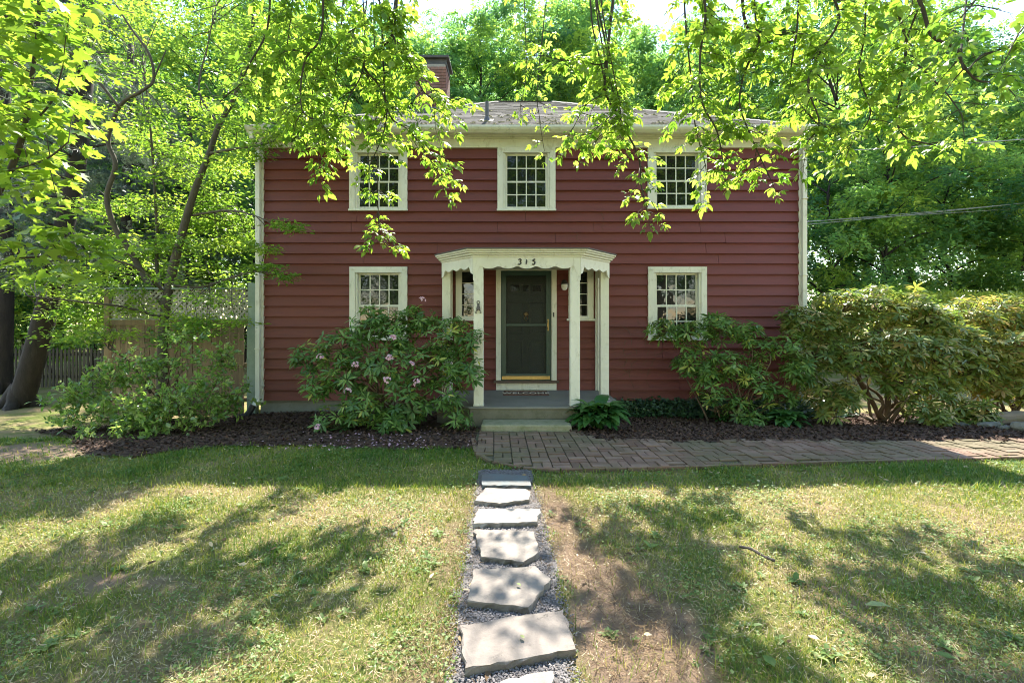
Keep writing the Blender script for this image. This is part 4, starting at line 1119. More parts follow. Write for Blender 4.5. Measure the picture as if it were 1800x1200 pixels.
# ------------------------------------------------------------------ fences
def wood_fence():
    Y = 9.14; x0, x1 = hx(186, Y), hx(444, Y); z0 = -.06
    r = empty('privacy_fence', ((x0 + x1) / 2, Y, z0)); o = Vector(r.location)
    tag(r, 'tan board privacy fence with a lattice top between tree and house', 'fence')
    rr = random.Random(4)
    def part(mb, n, m, **k):
        b = mb.build(n, m, None, **k); b.parent = r; b.matrix_parent_inverse = Matrix.Translation(-o); return b
    zl, zt = hz(563, Y), hz(509, Y)
    q = MB(); x = x0 + .12
    while x < x1 - .16:
        wv = rr.uniform(.082, .098); q.box(x, x + wv - .008, Y - .012 + rr.uniform(-.004, .004), Y + .012, z0 + .03 + rr.uniform(0, .02), zl - .09, 0, rr.random()); x += wv
    part(q, 'board_panel', M['wood'])
    q = MB()
    q.box(x0 + .1, x1 - .1, Y - .035, Y + .03, zl - .09, zl + .01, 0, .5); q.box(x0 + .1, x1 - .1, Y + .014, Y + .05, z0 + .3, z0 + .38, 0, .3); q.box(x0 + .1, x1 - .1, Y + .014, Y + .05, z0 + .95, z0 + 1.03, 0, .3)
    part(q, 'rail', M['wood'], bevel=.004)
    q = MB(); q.box(x0 + .1, x1 - .07, Y - .04, Y + .035, zl + .011, zl + .035); q.box(x0 + .05, x1 - .02, Y - .05, Y + .05, zt, zt + .035)
    part(q, 'lattice_frame', M['sage'], bevel=.003)
    q = MB(); za, zb = zl + .036, zt - .001; h = zb - za; sp = .098
    n = int((x1 - x0 + h) / sp)
    for lay, sg in ((-.008, 1), (.004, -1)):
        for i in range(n + 1):
            xa = x0 + .1 - h + i * sp
            A = [xa, za]; B = [xa + h, zb]
            lo, hi = x0 + .1, x1 - .07
            if B[0] < lo + .01 or A[0] > hi - .01: continue
            if A[0] < lo: A = [lo, za + (lo - xa)]
            if B[0] > hi: B = [hi, za + (hi - xa)]
            if sg < 0: A[1], B[1] = za + zb - A[1], za + zb - B[1]
            c = Vector(((A[0] + B[0]) / 2, Y + lay, (A[1] + B[1]) / 2)); d = Vector((B[0] - A[0], 0, B[1] - A[1]))
            q.obox(c, d / 2, (0, .004, 0), d.normalized().cross(Vector((0, 1, 0))) * .018, 0, rr.random())
    part(q, 'lattice', paint('pale_lattice', (.38,.37,.30), (.30,.29,.24), 6, .7, None, .2))
    q = MB(); q.box(x0, x0 + .1, Y - .05, Y + .05, z0 - .2, zt - .02, 0, .9); part(q, 'post', M['wood'], bevel=.006)
    q = MB(); q.box(x1 - .05, x1 + .09, Y - .07, Y + .06, z0 - .2, hz(497, Y)); q.box(x1 - .09, x1 - .051, Y - .04, Y + .03, z0, zl - .1)
    part(q, 'post', M['sage'], bevel=.006)
wood_fence()

def picket_fence():
    Y = 13.2; x0, x1 = hx(-260, Y), hx(188, Y); z0 = float(T(-11, Y))
    r = empty('picket_fence', ((x0 + x1) / 2, Y, z0)); o = Vector(r.location); tag(r, 'old grey picket fence in deep shade at the far left', 'fence')
    rr = random.Random(6); q = MB(); x = x0
    while x < x1:
        h = hz(612, Y) + rr.uniform(-.03, .03); wv = .055
        q.prism([(x, z0 + .05), (x + wv, z0 + .05), (x + wv, h - .04), (x + wv / 2, h), (x, h - .04)], Y - .01, Y + .01, 'y', 0, rr.random()); x += rr.uniform(.095, .11)
    b = q.build('pickets', M['oldwood'], r); b.matrix_parent_inverse = Matrix.Translation(-o)
    for z in (z0 + .3, z0 + .9):
        q = MB(); q.box(x0, x1, Y + .011, Y + .06, z, z + .08); b = q.build('rail', M['oldwood'], r); b.matrix_parent_inverse = Matrix.Translation(-o)
    for i in range(4):
        q = MB(); xx = x0 + .1 + i * (x1 - x0 - .2) / 3; q.box(xx - .05, xx + .05, Y + .061, Y + .15, z0 - .2, z0 + 1.2); b = q.build('post', M['oldwood'], r); b.matrix_parent_inverse = Matrix.Translation(-o)
picket_fence()

# ------------------------------------------------------------------ shrubs
def rel(o, b):                                 # parent, keeping world-space mesh points
    b.parent = o; b.matrix_parent_inverse = Matrix.Translation(-Vector(o.location)); return b

def blob_points(g, blobs, n, shell=.35):
    """points in the union of soft ellipsoids, thickest near each skin"""
    vol = np.array([b[3] ** 2 for b in blobs]); pick = g.choice(len(blobs), n, p=vol / vol.sum())
    d = unit(g.normal(0, 1, (n, 3))); rad = (shell + (1 - shell) * g.random(n) ** .6)
    c = np.array([b[:3] for b in blobs])[pick]; r = np.array([b[3] for b in blobs])[pick]
    sq = np.array([b[4] if len(b) > 4 else .85 for b in blobs])[pick]
    off = d * (rad * r)[:, None]; off[:, 2] *= sq
    return c + off, d

def px_blobs(lst): return [(*P(a, b, Y), r, *rest) for a, b, Y, r, *rest in lst]

def stems(g, base, targets, mat, r0=.022, spread=.14, wob=.1):
    q = MB()
    for t in targets:
        t = Vector(t); b = Vector(base) + Vector((g.normal(0, spread), g.normal(0, spread * .6), -.05))
        d = t - b
        m1 = b + Vector((d.x * .25, d.y * .25, d.z * .35)) + Vector(g.normal(0, wob, 3)) * .5
        m2 = b + Vector((d.x * .62, d.y * .62, d.z * .68)) + Vector(g.normal(0, wob, 3))
        p = smooth_path([b, m1, m2, t], 4); n = len(p)
        rr = r0 * g.uniform(.6, 1.15); q.tube(p, [max(.004, rr * (1 - .82 * i / (n - 1))) for i in range(n)], 6)
    return q.build('stem', mat, smooth=True)

def rhodo(base, blobs, nwh, mat, label, group, seed, leaf=.145, flowers=None, nst=16, r0=.022, tmean=.45, leafy=8):
    g = np.random.default_rng(seed)
    r = empty('rhododendron', base); tag(r, label, 'bush', group)
    blobs = px_blobs(blobs)
    c, d = blob_points(g, blobs, nwh, .45)
    c[:, 2] = np.maximum(c[:, 2], T(c[:, 0], c[:, 1]) + .08)
    c[:, 1] = np.minimum(c[:, 1], np.where((c[:, 0] < XR + .1) & (c[:, 0] > XL), YF - .12, 99))
    ax = unit(d * .6 + np.array([0, 0, .9]) + g.normal(0, .25, (nwh, 3)))
    k = g.integers(leafy - 2, leafy + 3, nwh); idx = np.repeat(np.arange(nwh), k); n = len(idx)
    ph = np.concatenate([np.arange(m_) * 6.283 / m_ for m_ in k]) + np.repeat(g.random(nwh) * 6, k) + g.normal(0, .15, n)
    u = unit(np.cross(ax, [0.31, .55, .77])); v = np.cross(ax, u)
    radial = u[idx] * np.cos(ph)[:, None] + v[idx] * np.sin(ph)[:, None]
    el = g.normal(.10, .28, n)
    dr = radial + ax[idx] * el[:, None]; dr[:, 2] -= .18
    nr = ax[idx] + g.normal(0, .12, (n, 3))
    whs = g.uniform(.75, 1.15, nwh); wt = np.clip(g.normal(tmean, .2, nwh), 0, 1)
    t = np.clip(wt[idx] + g.normal(0, .1, n), 0, 1); t = np.where(g.random(n) < .012, 1, t)
    pos = c[idx] + radial * .012 + g.normal(0, .006, (n, 3))
    f = scatter('foliage', mat, pos, dr, nr, leaf * whs[idx] * g.uniform(.75, 1.1, n), *RHODO, t, wide=g.uniform(.85, 1.2, n)); rel(r, f)
    tg = [b[:3] for b in blobs[::2]] + [tuple(c[i]) for i in g.choice(nwh, nst, replace=False)]
    rel(r, stems(g, base, tg, M['stem'], r0))
    q = MB()                                    # the short shoot under every whorl, leaning back to its branch
    cen = np.array([b[:3] for b in blobs])
    for i in range(0, nwh, 2):
        j = np.argmin(((cen - c[i]) ** 2).sum(1)); e = c[i] + (cen[j] - c[i]) * .8 - ax[i] * .05
        q.tube([c[i], (c[i] + e) / 2 - ax[i] * .03, e], [.004, .005, .006], 4, cap=False)
    rel(r, q.build('twig', M['stem']))
    if flowers:
        pp, dd, nn, sz, tt = [], [], [], [], []
        for px, py, Y in flowers:
            tc = np.array(P(px, py, Y))
            for _ in range(7):
                fd = unit(np.array([g.normal(0, .7), -.7 + g.normal(0, .4), .5 + g.normal(0, .5)])); fc = tc + fd * .045
                uu = unit(np.cross(fd, [.3, .2, .9])); vv = np.cross(fd, uu)
                for m_ in range(5):
                    a = m_ * 1.2566 + .3; rd = uu * math.cos(a) + vv * math.sin(a)
                    pp.append(fc); dd.append(rd + fd * .55); nn.append(fd); sz.append(g.uniform(.022, .034)); tt.append(g.random())
        rel(r, scatter('blossom', PETAL, pp, dd, nn, sz, *LEAF4, tt, wide=np.full(len(pp), 1.35)))
    return r

rhodo((-1.95, 7.55, .1), [(700,585,7.5,.42),(735,560,7.6,.32),(655,570,7.6,.38),(600,610,7.5,.38),(545,632,7.5,.3),(790,590,7.3,.38),(830,600,7.1,.2),(820,645,7.1,.26),(760,640,7.1,.42),(690,640,7.1,.42),(620,660,7.2,.40),(560,680,7.2,.26),(640,715,7.0,.34),(720,705,6.9,.34),(785,690,6.95,.3),(590,735,7.0,.28),(690,745,6.8,.26),(805,735,6.8,.22)],
      760, RHL, 'dark green rhododendron with pink blossoms left of the porch', 'rhododendrons in front of the house', 1,
      flowers=[(684,630,6.7),(625,642,6.8),(722,642,6.65),(680,668,6.6),(733,672,6.55),(690,595,6.75),(563,628,7.1),(612,688,6.75),(742,528,7.2),(560,752,6.7)])
rhodo((3.55, 7.9, .1), [(1165,580,8.1,.24),(1210,588,8.1,.30),(1262,575,8.2,.30),(1310,580,8.1,.26),(1215,635,8.0,.3),(1275,640,7.9,.32),(1340,610,8.0,.26),(1385,610,7.8,.26),(1405,650,7.7,.26),(1330,665,7.8,.3),(1250,690,7.8,.26),(1300,715,7.7,.24),(1370,700,7.7,.26),(1330,740,7.5,.18),(1240,655,7.9,.2)],
      520, RHL, 'open leggy rhododendron with yellowing leaves under the right windows', 'rhododendrons in front of the house', 2, tmean=.55, nst=12, r0=.02)
rhodo((6.0, 7.85, .1), [(1425,570,8.1,.42),(1480,548,8.1,.45),(1540,540,8.1,.45),(1600,545,8.1,.45),(1640,565,7.9,.40),(1430,630,7.8,.38),(1500,620,7.7,.48),(1570,610,7.7,.48),(1640,625,7.6,.42),(1440,685,7.7,.28),(1490,690,7.6,.26),(1590,670,7.5,.32),(1650,680,7.5,.30),(1685,720,7.4,.22),(1460,715,7.5,.22),(1620,715,7.3,.24),(1650,735,7.2,.2),(1720,725,7.3,.25),(1665,600,8.0,.45),(1680,650,7.8,.4),(1395,560,8.2,.24)],
      1650, RHB, 'large bronzed rhododendron with bare reddish stems right of the house', 'rhododendrons right of the house', 3, tmean=.58, nst=7, r0=.040)
rhodo((8.3, 8.2, .05), [(1700,560,8.4,.45),(1755,555,8.6,.45),(1810,575,8.4,.45),(1700,620,8.0,.45),(1770,620,8.0,.5),(1840,630,8.0,.5),(1730,670,7.9,.32),(1790,680,7.8,.35),(1880,600,8.3,.5),(1900,680,8,.4)],
      1250, RHB, 'sunlit olive rhododendron at the right edge of the photo', 'rhododendrons right of the house', 4, tmean=.7, nst=6, r0=.036)

def small_shrub(name, label, base, blobs, n, mat, leaf, seed, group=None, nst=26, tmean=.5, cat='shrub', r0=.014, ntw=260):
    g = np.random.default_rng(seed); r = empty(name, base); tag(r, label, cat, group)
    blobs = px_blobs(blobs)
    m_ = n // 14; c, d = blob_points(g, blobs, m_, .3)
    idx = np.repeat(np.arange(m_), 14); k = len(idx)
    sp = unit(d + g.normal(0, .5, (m_, 3)) + [0, 0, .25]); t = g.random(k)
    pos = c[idx] + sp[idx] * (t * .24 - .1)[:, None] + g.normal(0, .015, (k, 3))
    pos[:, 2] = np.maximum(pos[:, 2], T(pos[:, 0], pos[:, 1]) + .02)
    dr = sp[idx] * .6 + g.normal(0, .75, (k, 3)); nr = np.array([0, 0, 1]) + g.normal(0, .45, (k, 3))
    rel(r, scatter('foliage', mat, pos, dr, nr, leaf * g.uniform(.6, 1.2, k), *LEAF8, np.clip(np.repeat(g.normal(tmean, .22, m_), 14) + g.normal(0, .12, k), 0, 1), wide=g.uniform(1.0, 1.4, k)))
    rel(r, stems(g, base, [b[:3] for b in blobs] + [tuple(c[i]) for i in g.choice(m_, nst, replace=False)], M['stem'], r0, .12))
    q = MB()
    for i in g.choice(m_, min(m_, ntw), replace=False): q.tube([c[i] - sp[i] * .14, c[i], c[i] + sp[i] * .14], [.004, .003, .002], 4, cap=False)
    rel(r, q.build('twig', M['stem'])); return r
small_shrub('evergreen_shrub', 'loose glossy leaved shrub spilling over the bed at the left lawn edge', (*G(300, 735)[:2], .1),
   [(150,690,7.3,.35,.5),(200,660,7.4,.4,.5),(250,640,7.4,.38,.6),(130,730,7.0,.3,.5),(190,730,7.0,.4,.6),(250,720,6.9,.42,.6),(310,700,6.9,.42,.6),(370,680,7.1,.38,.6),(420,700,7.3,.3,.6),(230,760,6.6,.3,.6),(290,750,6.7,.35,.6),(360,735,6.9,.3,.5),(340,640,7.4,.32,.6),(390,630,7.5,.28,.6),(330,600,7.7,.3,.6),(170,775,6.4,.2,.6),(110,705,7.2,.25,.5)],
   6200, SHR, .082, 11)

def hedge(label, x0, x1, y0, y1, zt, seed):
    g = np.random.default_rng(seed); z0 = float(T((x0 + x1) / 2, (y0 + y1) / 2))
    r = empty('clipped_hedge', ((x0 + x1) / 2, (y0 + y1) / 2, z0)); tag(r, label, 'hedge')
    n = 9000; p = np.stack([g.uniform(x0, x1, n), g.uniform(y0, y1, n), z0 + (zt - z0) * g.random(n) ** .6], 1)
    k = g.integers(0, 3, n); p[k == 0, 2] = zt + g.normal(0, .05, (k == 0).sum()); p[k == 1, 1] = y0 + g.normal(0, .06, (k == 1).sum())
    rel(r, scatter('foliage', HED, p, g.normal(0, 1, (n, 3)) + [0, 0, .6], g.normal(0, 1, (n, 3)) + [0, -.3, .6], g.uniform(.07, .13, n), *LEAF8, np.clip(g.normal(.5, .25, n), 0, 1)))
    rel(r, stems(g, ((x0 + x1) / 2, (y0 + y1) / 2, z0), [(g.uniform(x0, x1), g.uniform(y0, y1), zt - .3) for _ in range(14)], M['stem'], .03, .9))
hedge('yellow green clipped hedge behind the bushes at the right edge', 10.3, 18, 12.2, 13.6, hz(519, 12.2), 3)

def hosta(px, py, s, n, label, seed):
    g = np.random.default_rng(seed); c = G(px, py); r = empty('hosta', c); tag(r, label, 'plant', 'hostas at the edge of the right bed')
    rows = [0, .25, .45, .65, .85, 1]; wd = [.02, .16, .24, .22, .11, 0]; up = [0, .20, .27, .25, .15, .02]
    tv, tf = [], []
    for a, wv, h in zip(rows, wd, up): tv += [(-wv, a, h + wv * .25), (0, a, h), (wv, a, h + wv * .25)]
    for i in range(5):
        for j in (0, 1): tf.append((i*3+j, i*3+j+1, i*3+j+4, i*3+j+3))
    a = g.random(n) * 6.283; e = g.uniform(-.1, 1.0, n); rad = g.uniform(.02, .12, n) * s
    d = np.stack([np.cos(a), np.sin(a), e * .9], 1)
    pos = np.stack([c.x + np.cos(a) * rad, c.y + np.sin(a) * rad, c.z + g.uniform(.02, .2, n) * s], 1)
    rel(r, scatter('foliage', HOS, pos, d, np.stack([-np.cos(a) * .3, -np.sin(a) * .3, np.ones(n)], 1), s * g.uniform(.28, .46, n), tv, tf, g.random(n)))
    q = MB()
    for i in range(0, n, 2): q.tube([c, pos[i]], [.006, .004], 4)
    rel(r, q.build('stem', HOS))
hosta(1050, 757, .98, 150, 'broad dark green hosta clump right beside the stone step', 1)
hosta(1383, 752, .66, 80, 'smaller hosta below the open bush under the right windows', 2)
hosta(1270, 745, .45, 30, 'young hosta low at the front of the right mulch bed', 3)

def ivy():
    g = np.random.default_rng(4); n = 9000
    x = g.uniform(1.55, 6.0, n); y = np.minimum(YF - .06, 8.1 + .35 * vnoise(x, x * 0, .8, 3) + g.random(n) * .95)
    z = T(x, y) + .03 + .22 * g.random(n) ** 2 * ss(7.9, 8.8, y) + .06 * g.random(n)
    d = np.stack([g.normal(0, 1, n), g.normal(-.3, 1, n), g.normal(-.1, .4, n)], 1)
    o = scatter('ivy', IVY, np.stack([x, y, z], 1), d, np.array([0, -.35, 1]) + g.normal(0, .4, (n, 3)), g.uniform(.04, .085, n), *LEAF4, np.clip(g.normal(.5, .25, n), 0, 1), wide=np.full(n, 1.5))
    tag(o, 'dark ivy ground cover along the foundation right of the porch', 'ivy', kind='stuff')
ivy()
def creeper():                                 # dried vine tendrils still clinging to the boards
    g = random.Random(5); r = empty('dried_vine', (hx(1100), YF - .04, .3)); tag(r, 'thin pale dried vine tendrils clinging to the red boards right of the porch', 'vine')
    for st in ((1118,690),(1095,660),(1130,640),(1150,690)):
        p = [P(*st, YF - .04)]
        for i in range(9): p.append(p[-1] + Vector((g.gauss(0, .05), 0, g.uniform(.05, .16))))
        q = MB(); q.tube(smooth_path(p, 3), .0035, 4); 
        for k in (3, 5, 7):
            a = p[k]; q.tube([a, a + Vector((g.gauss(0, .06), 0, .06)), a + Vector((g.gauss(0, .1), 0, .13))], .0025, 4)
        rel(r, q.build('tendril', M['stem']))
    for st in ((1030,428),(1062,405)):
        p = [P(*st, YF - .04)]
        for i in range(5): p.append(p[-1] + Vector((g.gauss(-.02, .03), 0, g.uniform(.04, .09))))
        q = MB(); q.tube(smooth_path(p, 3), .003, 4); rel(r, q.build('tendril', M['stem']))
creeper()

# ------------------------------------------------------------------ small multi-stemmed tree at the left
def limb(q, pts, r0, r1, n=8):
    p = smooth_path(pts, 6); m_ = len(p); q.tube(p, [r0 + (r1 - r0) * i / (m_ - 1) for i in range(m_)], n); return p

def clump_leaves(g, centers, rad, flat, per, leaf, tm=.5, tsd=.18, droop=-.1, tilt=.5, radial=True):
    m_ = len(centers); idx = np.repeat(np.arange(m_), per); k = len(idx); c = np.asarray(centers)
    rad = np.asarray(rad) * np.ones(m_); off = g.normal(0, .5, (k, 3)) * rad[idx][:, None]; off[:, 2] *= flat
    pos = c[idx] + off; pos[:, 2] -= .12 * (np.hypot(off[:, 0], off[:, 1]) ** 2) / (rad[idx] + .1)
    dr = (off * [1, 1, .2] * (1.2 if radial else 0)) / rad[idx][:, None] + g.normal(0, .55, (k, 3)) * [1, 1, .5] + [0, 0, droop]
    nr = np.array([0, 0, 1]) + g.normal(0, tilt, (k, 3))
    t = np.clip(np.repeat(g.normal(tm, tsd, m_), per) + g.normal(0, .12, k), 0, 1)
    return pos, dr, nr, leaf * g.uniform(.65, 1.25, k), t

def left_tree():
    base = (*G(287, 735)[:2], float(T(-5.6, 7.8)) - .05); Y = Vector(base).y
    r = empty('multi_stem_tree', base); tag(r, 'small multi stemmed tree with bright layered leaves in front of the board fence', 'tree')
    q = MB(); sk = []
    B = Vector(base)
    main = limb(q, [B, P(286,650,Y), P(290,560,Y), P(300,490,Y), P(312,440,Y)], .105, .075, 10)
    sk += limb(q, [P(312,440,Y), P(330,375,Y-.05), P(346,325,Y-.1), P(368,270,Y-.1), P(385,220,Y-.15), P(412,172,Y-.2), P(432,110,Y-.3), P(445,40,Y-.4), P(450,-60,Y-.5)], .072, .02)
    a = limb(q, [P(292,540,Y), P(262,500,Y+.1), P(228,440,Y+.1), P(200,395,Y), P(188,345,Y-.1), P(203,290,Y-.15), P(190,245,Y-.2), P(212,185,Y-.3), P(250,160,Y-.4), P(270,140,Y-.4), P(262,95,Y-.5), P(230,50,Y-.6), P(205,10,Y-.7)], .06, .014); sk += a
    sk += limb(q, [P(290,530,Y), P(276,470,Y+.25), P(276,400,Y+.35), P(270,300,Y+.4), P(262,200,Y+.4), P(250,100,Y+.4)], .04, .012)
    sk += limb(q, [P(368,270,Y-.1), P(410,262,Y-.4), P(455,255,Y-.7), P(490,245,Y-.9), P(520,228,Y-1.1)], .03, .010)
    sk += limb(q, [P(210,190,Y-.3), P(170,140,Y-.5), P(120,90,Y-.7), P(60,60,Y-.9)], .028, .010)
    sk += limb(q, [P(270,140,Y-.4), P(292,88,Y-.5)], .016, .008)
    sk += limb(q, [P(430,115,Y-.3), P(470,110,Y-.4), P(500,95,Y-.5), P(540,60,Y-.6)], .02, .008)
    sk += limb(q, [P(385,220,Y-.1), P(350,160,Y+.1), P(365,80,Y+.2), P(380,10,Y+.2)], .022, .008)
    sk += limb(q, [P(265,690,Y-.2), P(245,660,Y-.4), P(220,630,Y-.6), P(190,612,Y-.8)], .03, .012)
    sk += limb(q, [P(300,500,Y), P(350,505,Y-.3), P(400,490,Y-.5), P(470,470,Y-.8)], .026, .008)
    sk += limb(q, [P(290,560,Y), P(220,540,Y-.5), P(140,530,Y-.9), P(50,520,Y-1.2)], .03, .008)
    sk += limb(q, [P(295,520,Y), P(240,470,Y-.5), P(150,450,Y-.9), P(60,450,Y-1.2)], .026, .008)
    sk += limb(q, [P(330,380,Y), P(400,370,Y-.2), P(450,380,Y-.5), P(490,400,Y-.8)], .022, .006)
    rel(r, q.build('trunk', M['greybark'], smooth=True))
    g = np.random.default_rng(21); cs, rs = [], []
    def fill(n, poly, ya, yb, r_):
        xs = [p[0] for p in poly]; ys = [p[1] for p in poly]; i = 0
        while i < n:
            px, py = g.uniform(min(xs), max(xs)), g.uniform(min(ys), max(ys))
            if in_poly(np.array([px]), np.array([py]), poly)[0]:
                cs.append(tuple(P(px, py, Y + g.uniform(ya, yb)))); rs.append(r_ * g.uniform(.7, 1.3)); i += 1
    fill(74, [(130,-40),(480,-60),(560,60),(545,190),(470,250),(420,300),(300,290),(180,250),(120,130)], -.5, 1.3, .42)
    fill(26, [(250,130),(440,130),(460,330),(320,400),(230,330)], -.1, 1.2, .38)
    fill(34, [(430,40),(560,40),(560,190),(500,230),(440,230)], -.9, -.1, .32)
    fill(44, [(150,350),(440,330),(470,430),(300,470),(140,450)], 0, 1.2, .38)
    fill(36, [(30,440),(440,400),(500,440),(480,500),(380,560),(120,580),(20,560)], -.6, 1.0, .38)
    fill(16, [(455,195),(575,185),(585,235),(520,255),(450,260)], -1.3, -.3, .26)
    fill(26, [(60,470),(420,470),(435,560),(330,600),(60,600)], -1.0, .2, .34)
    for px, py, dy in ((495,395,-.8),(515,400,-1.0),(480,470,-.9),(500,485,-1.0),(450,470,-.7),(440,430,-.4),(470,440,-.7)): cs.append(tuple(P(px, py, Y + dy))); rs.append(.22)
    skn = np.array([tuple(s) for s in sk])
    q = MB()
    for c in cs:
        j = np.argsort(((skn - np.array(c)) ** 2).sum(1))[int(g.integers(0, 4))]; a = Vector(skn[j]); c_ = Vector(c)
        q.tube(smooth_path([a, a.lerp(c_, .5) + Vector(g.normal(0, .07, 3)) + Vector((0, 0, .06)), c_], 4), [.009, .008, .008, .007, .007, .006, .005, .004, .003], 5, cap=False)
    rel(r, q.build('branch', M['greybark']))
    rel(r, scatter('crown', MAG, *clump_leaves(g, cs, rs, .34, 130, .09, .55, .2)[:4], *LEAF8, clump_leaves(np.random.default_rng(1), cs, rs, .34, 130, .09, .55, .2)[4]))
left_tree()

def maple_sapling():
    base = (-5.75, 4.9, float(T(-5.75, 4.9))); r = empty('maple_sapling', base); tag(r, 'young maple with big bright lobed leaves at the left edge of the photo', 'tree')
    q = MB(); sk = limb(q, [base, (-5.5, 4.9, 1.5), P(-18,380,4.8), P(18,300,4.8), P(42,230,4.8), P(52,160,4.75), P(66,60,4.7), P(70,-60,4.7)], .04, .012)
    sk += limb(q, [P(42,230,4.8), P(90,180,4.7), P(110,120,4.6)], .012, .006); sk += limb(q, [P(18,300,4.8), P(80,280,4.6), P(120,250,4.5)], .012, .006)
    sk += limb(q, [(-5.5,4.9,1.6), P(0,470,5.1), P(80,450,5.3), P(150,440,5.4)], .016, .006)
    rel(r, q.build('trunk', M['twig'], smooth=True))
    g = np.random.default_rng(8); cs = [tuple(P(g.uniform(-60, 135), g.uniform(-40, 350), 4.8 + g.uniform(-.5, .6))) for _ in range(52)]
    cs += [tuple(P(g.uniform(-20, 175), g.uniform(405, 500), 5.3 + g.uniform(-.3, .4))) for _ in range(10)] + [tuple(P(g.uniform(-60, 60), g.uniform(340, 440), 5 + g.uniform(-.3, .4))) for _ in range(4)]
    skn = np.array([tuple(s) for s in sk]); q = MB()
    for c in cs:
        a = Vector(skn[np.argmin(((skn - np.array(c)) ** 2).sum(1))]); q.tube([a, a.lerp(Vector(c), .5) + Vector((0, 0, .05)), c], [.005, .004, .003], 5, cap=False)
    rel(r, q.build('branch', M['twig']))
    p, d, n_, s_, t = clump_leaves(g, cs, .36, .55, 17, .128, .5, .2, -.35, .45)
    rel(r, scatter('crown', MAPL, p, d, n_, s_ * .95, *MAPLE, t))
maple_sapling()

# ------------------------------------------------------------------ pines at the left
def pine(label, pts, r0, r1, zb, zt, nb, blen, seed, per=11, side=None):
    g = np.random.default_rng(seed); base = pts[0]
    r = empty('white_pine', base); tag(r, label, 'pine tree', 'pines at the left')
    q = MB(); sk = limb(q, pts, r0, r1, 12)
    for a in range(4):                          # root flare
        an = a * 1.57 + .4; q.tube(smooth_path([Vector(base) + Vector((0, 0, .5)), Vector(base) + Vector((math.cos(an) * r0 * 1.1, math.sin(an) * r0 * 1.1, .12)), Vector(base) + Vector((math.cos(an) * r0 * 2.6, math.sin(an) * r0 * 2.6, -.05))]), [.14]*4 + [.12]*4 + [.08]*3, 7)
    rel(r, q.build('trunk', M['bark'], smooth=True))
    q = MB(); pp, dd = [], []
    zs = np.array([s.z for s in sk])
    for i in range(nb):
        z = zb + (zt - zb) * (i + g.random()) / nb; s = sk[int(np.argmin(np.abs(zs - z)))]
        a = g.random() * 6.283 if side is None else g.normal(side, 1.1); L = blen * g.uniform(.5, 1.1) * (1 - .5 * (z - zb) / (zt - zb))
        d = Vector((math.cos(a), math.sin(a), .12)); e = s + d * L + Vector((0, 0, -.35 * g.random() * L))
        p = smooth_path([s, s + d * L * .45 + Vector((0, 0, .1)), e], 6); n = len(p)
        q.tube(p, [.035 * (1 - .85 * k / (n - 1)) for k in range(n)], 5, cap=False)
        for k in range(3, n):
            for _ in range(per // 2 + 1):
                sd_ = Vector((-d.y, d.x, 0)) * g.normal(0, 1) * .22 * L * (1 - .6 * k / n)
                c = p[k] + sd_ + Vector(g.normal(0, .05, 3)) - Vector((0, 0, .04 + .05 * g.random()))
                if g.random() < .45: q.tube([p[k], c], [.006, .003], 3, cap=False)
                pp += [c + Vector(g.normal(0, .06, 3)) for _ in range(2)]; dd += [d * .7 + sd_ * 1.2 + Vector((0, 0, -.15)) + Vector(g.normal(0, .35, 3)) for _ in range(2)]
    rel(r, q.build('branch', M['bark']))
    n = len(pp); rel(r, scatter('crown', PINE, pp, dd, np.array([0, 0, 1]) + g.normal(0, .3, (n, 3)), g.uniform(.14, .24, n), *NEEDLES, np.clip(g.normal(.5, .25, n), 0, 1)))
def gx(px, Y): return (px - CX) / FX * Y
pine('near leaning pine with a thick dark trunk behind the left tree', [(gx(33,10.2), 10.2, -.1), P(62,620,10.2), P(85,530,10.3), P(108,420,10.4), P(130,320,10.5), P(146,200,10.6), P(152,60,10.7), P(152,-120,10.8), P(150,-300,10.9)], .215, .11, 2.4, 11, 46, 2.9, 2)
pine('slimmer dark pine standing against the picket fence at far left', [(gx(2,12.2), 12.2, -.1), P(8,540,12.2), P(10,400,12.3), P(8,200,12.4), P(4,-200,12.5)], .2, .1, 3, 12, 34, 2.6, 3)
pine('straight pine seen behind the small tree and board fence', [(gx(228,14.5), 14.5, -.1), P(226,520,14.5), P(222,380,14.5), P(228,200,14.6), P(230,80,14.7)], .19, .08, 3.4, 9.2, 40, 2.4, 5)
pine('pine with a thin dark trunk nearest the house corner behind the fence', [(gx(330,16.5), 16.5, -.1), P(330,480,16.5), P(334,300,16.5), P(332,170,16.6)], .16, .07, 4.0, 8.4, 30, 2.0, 6)

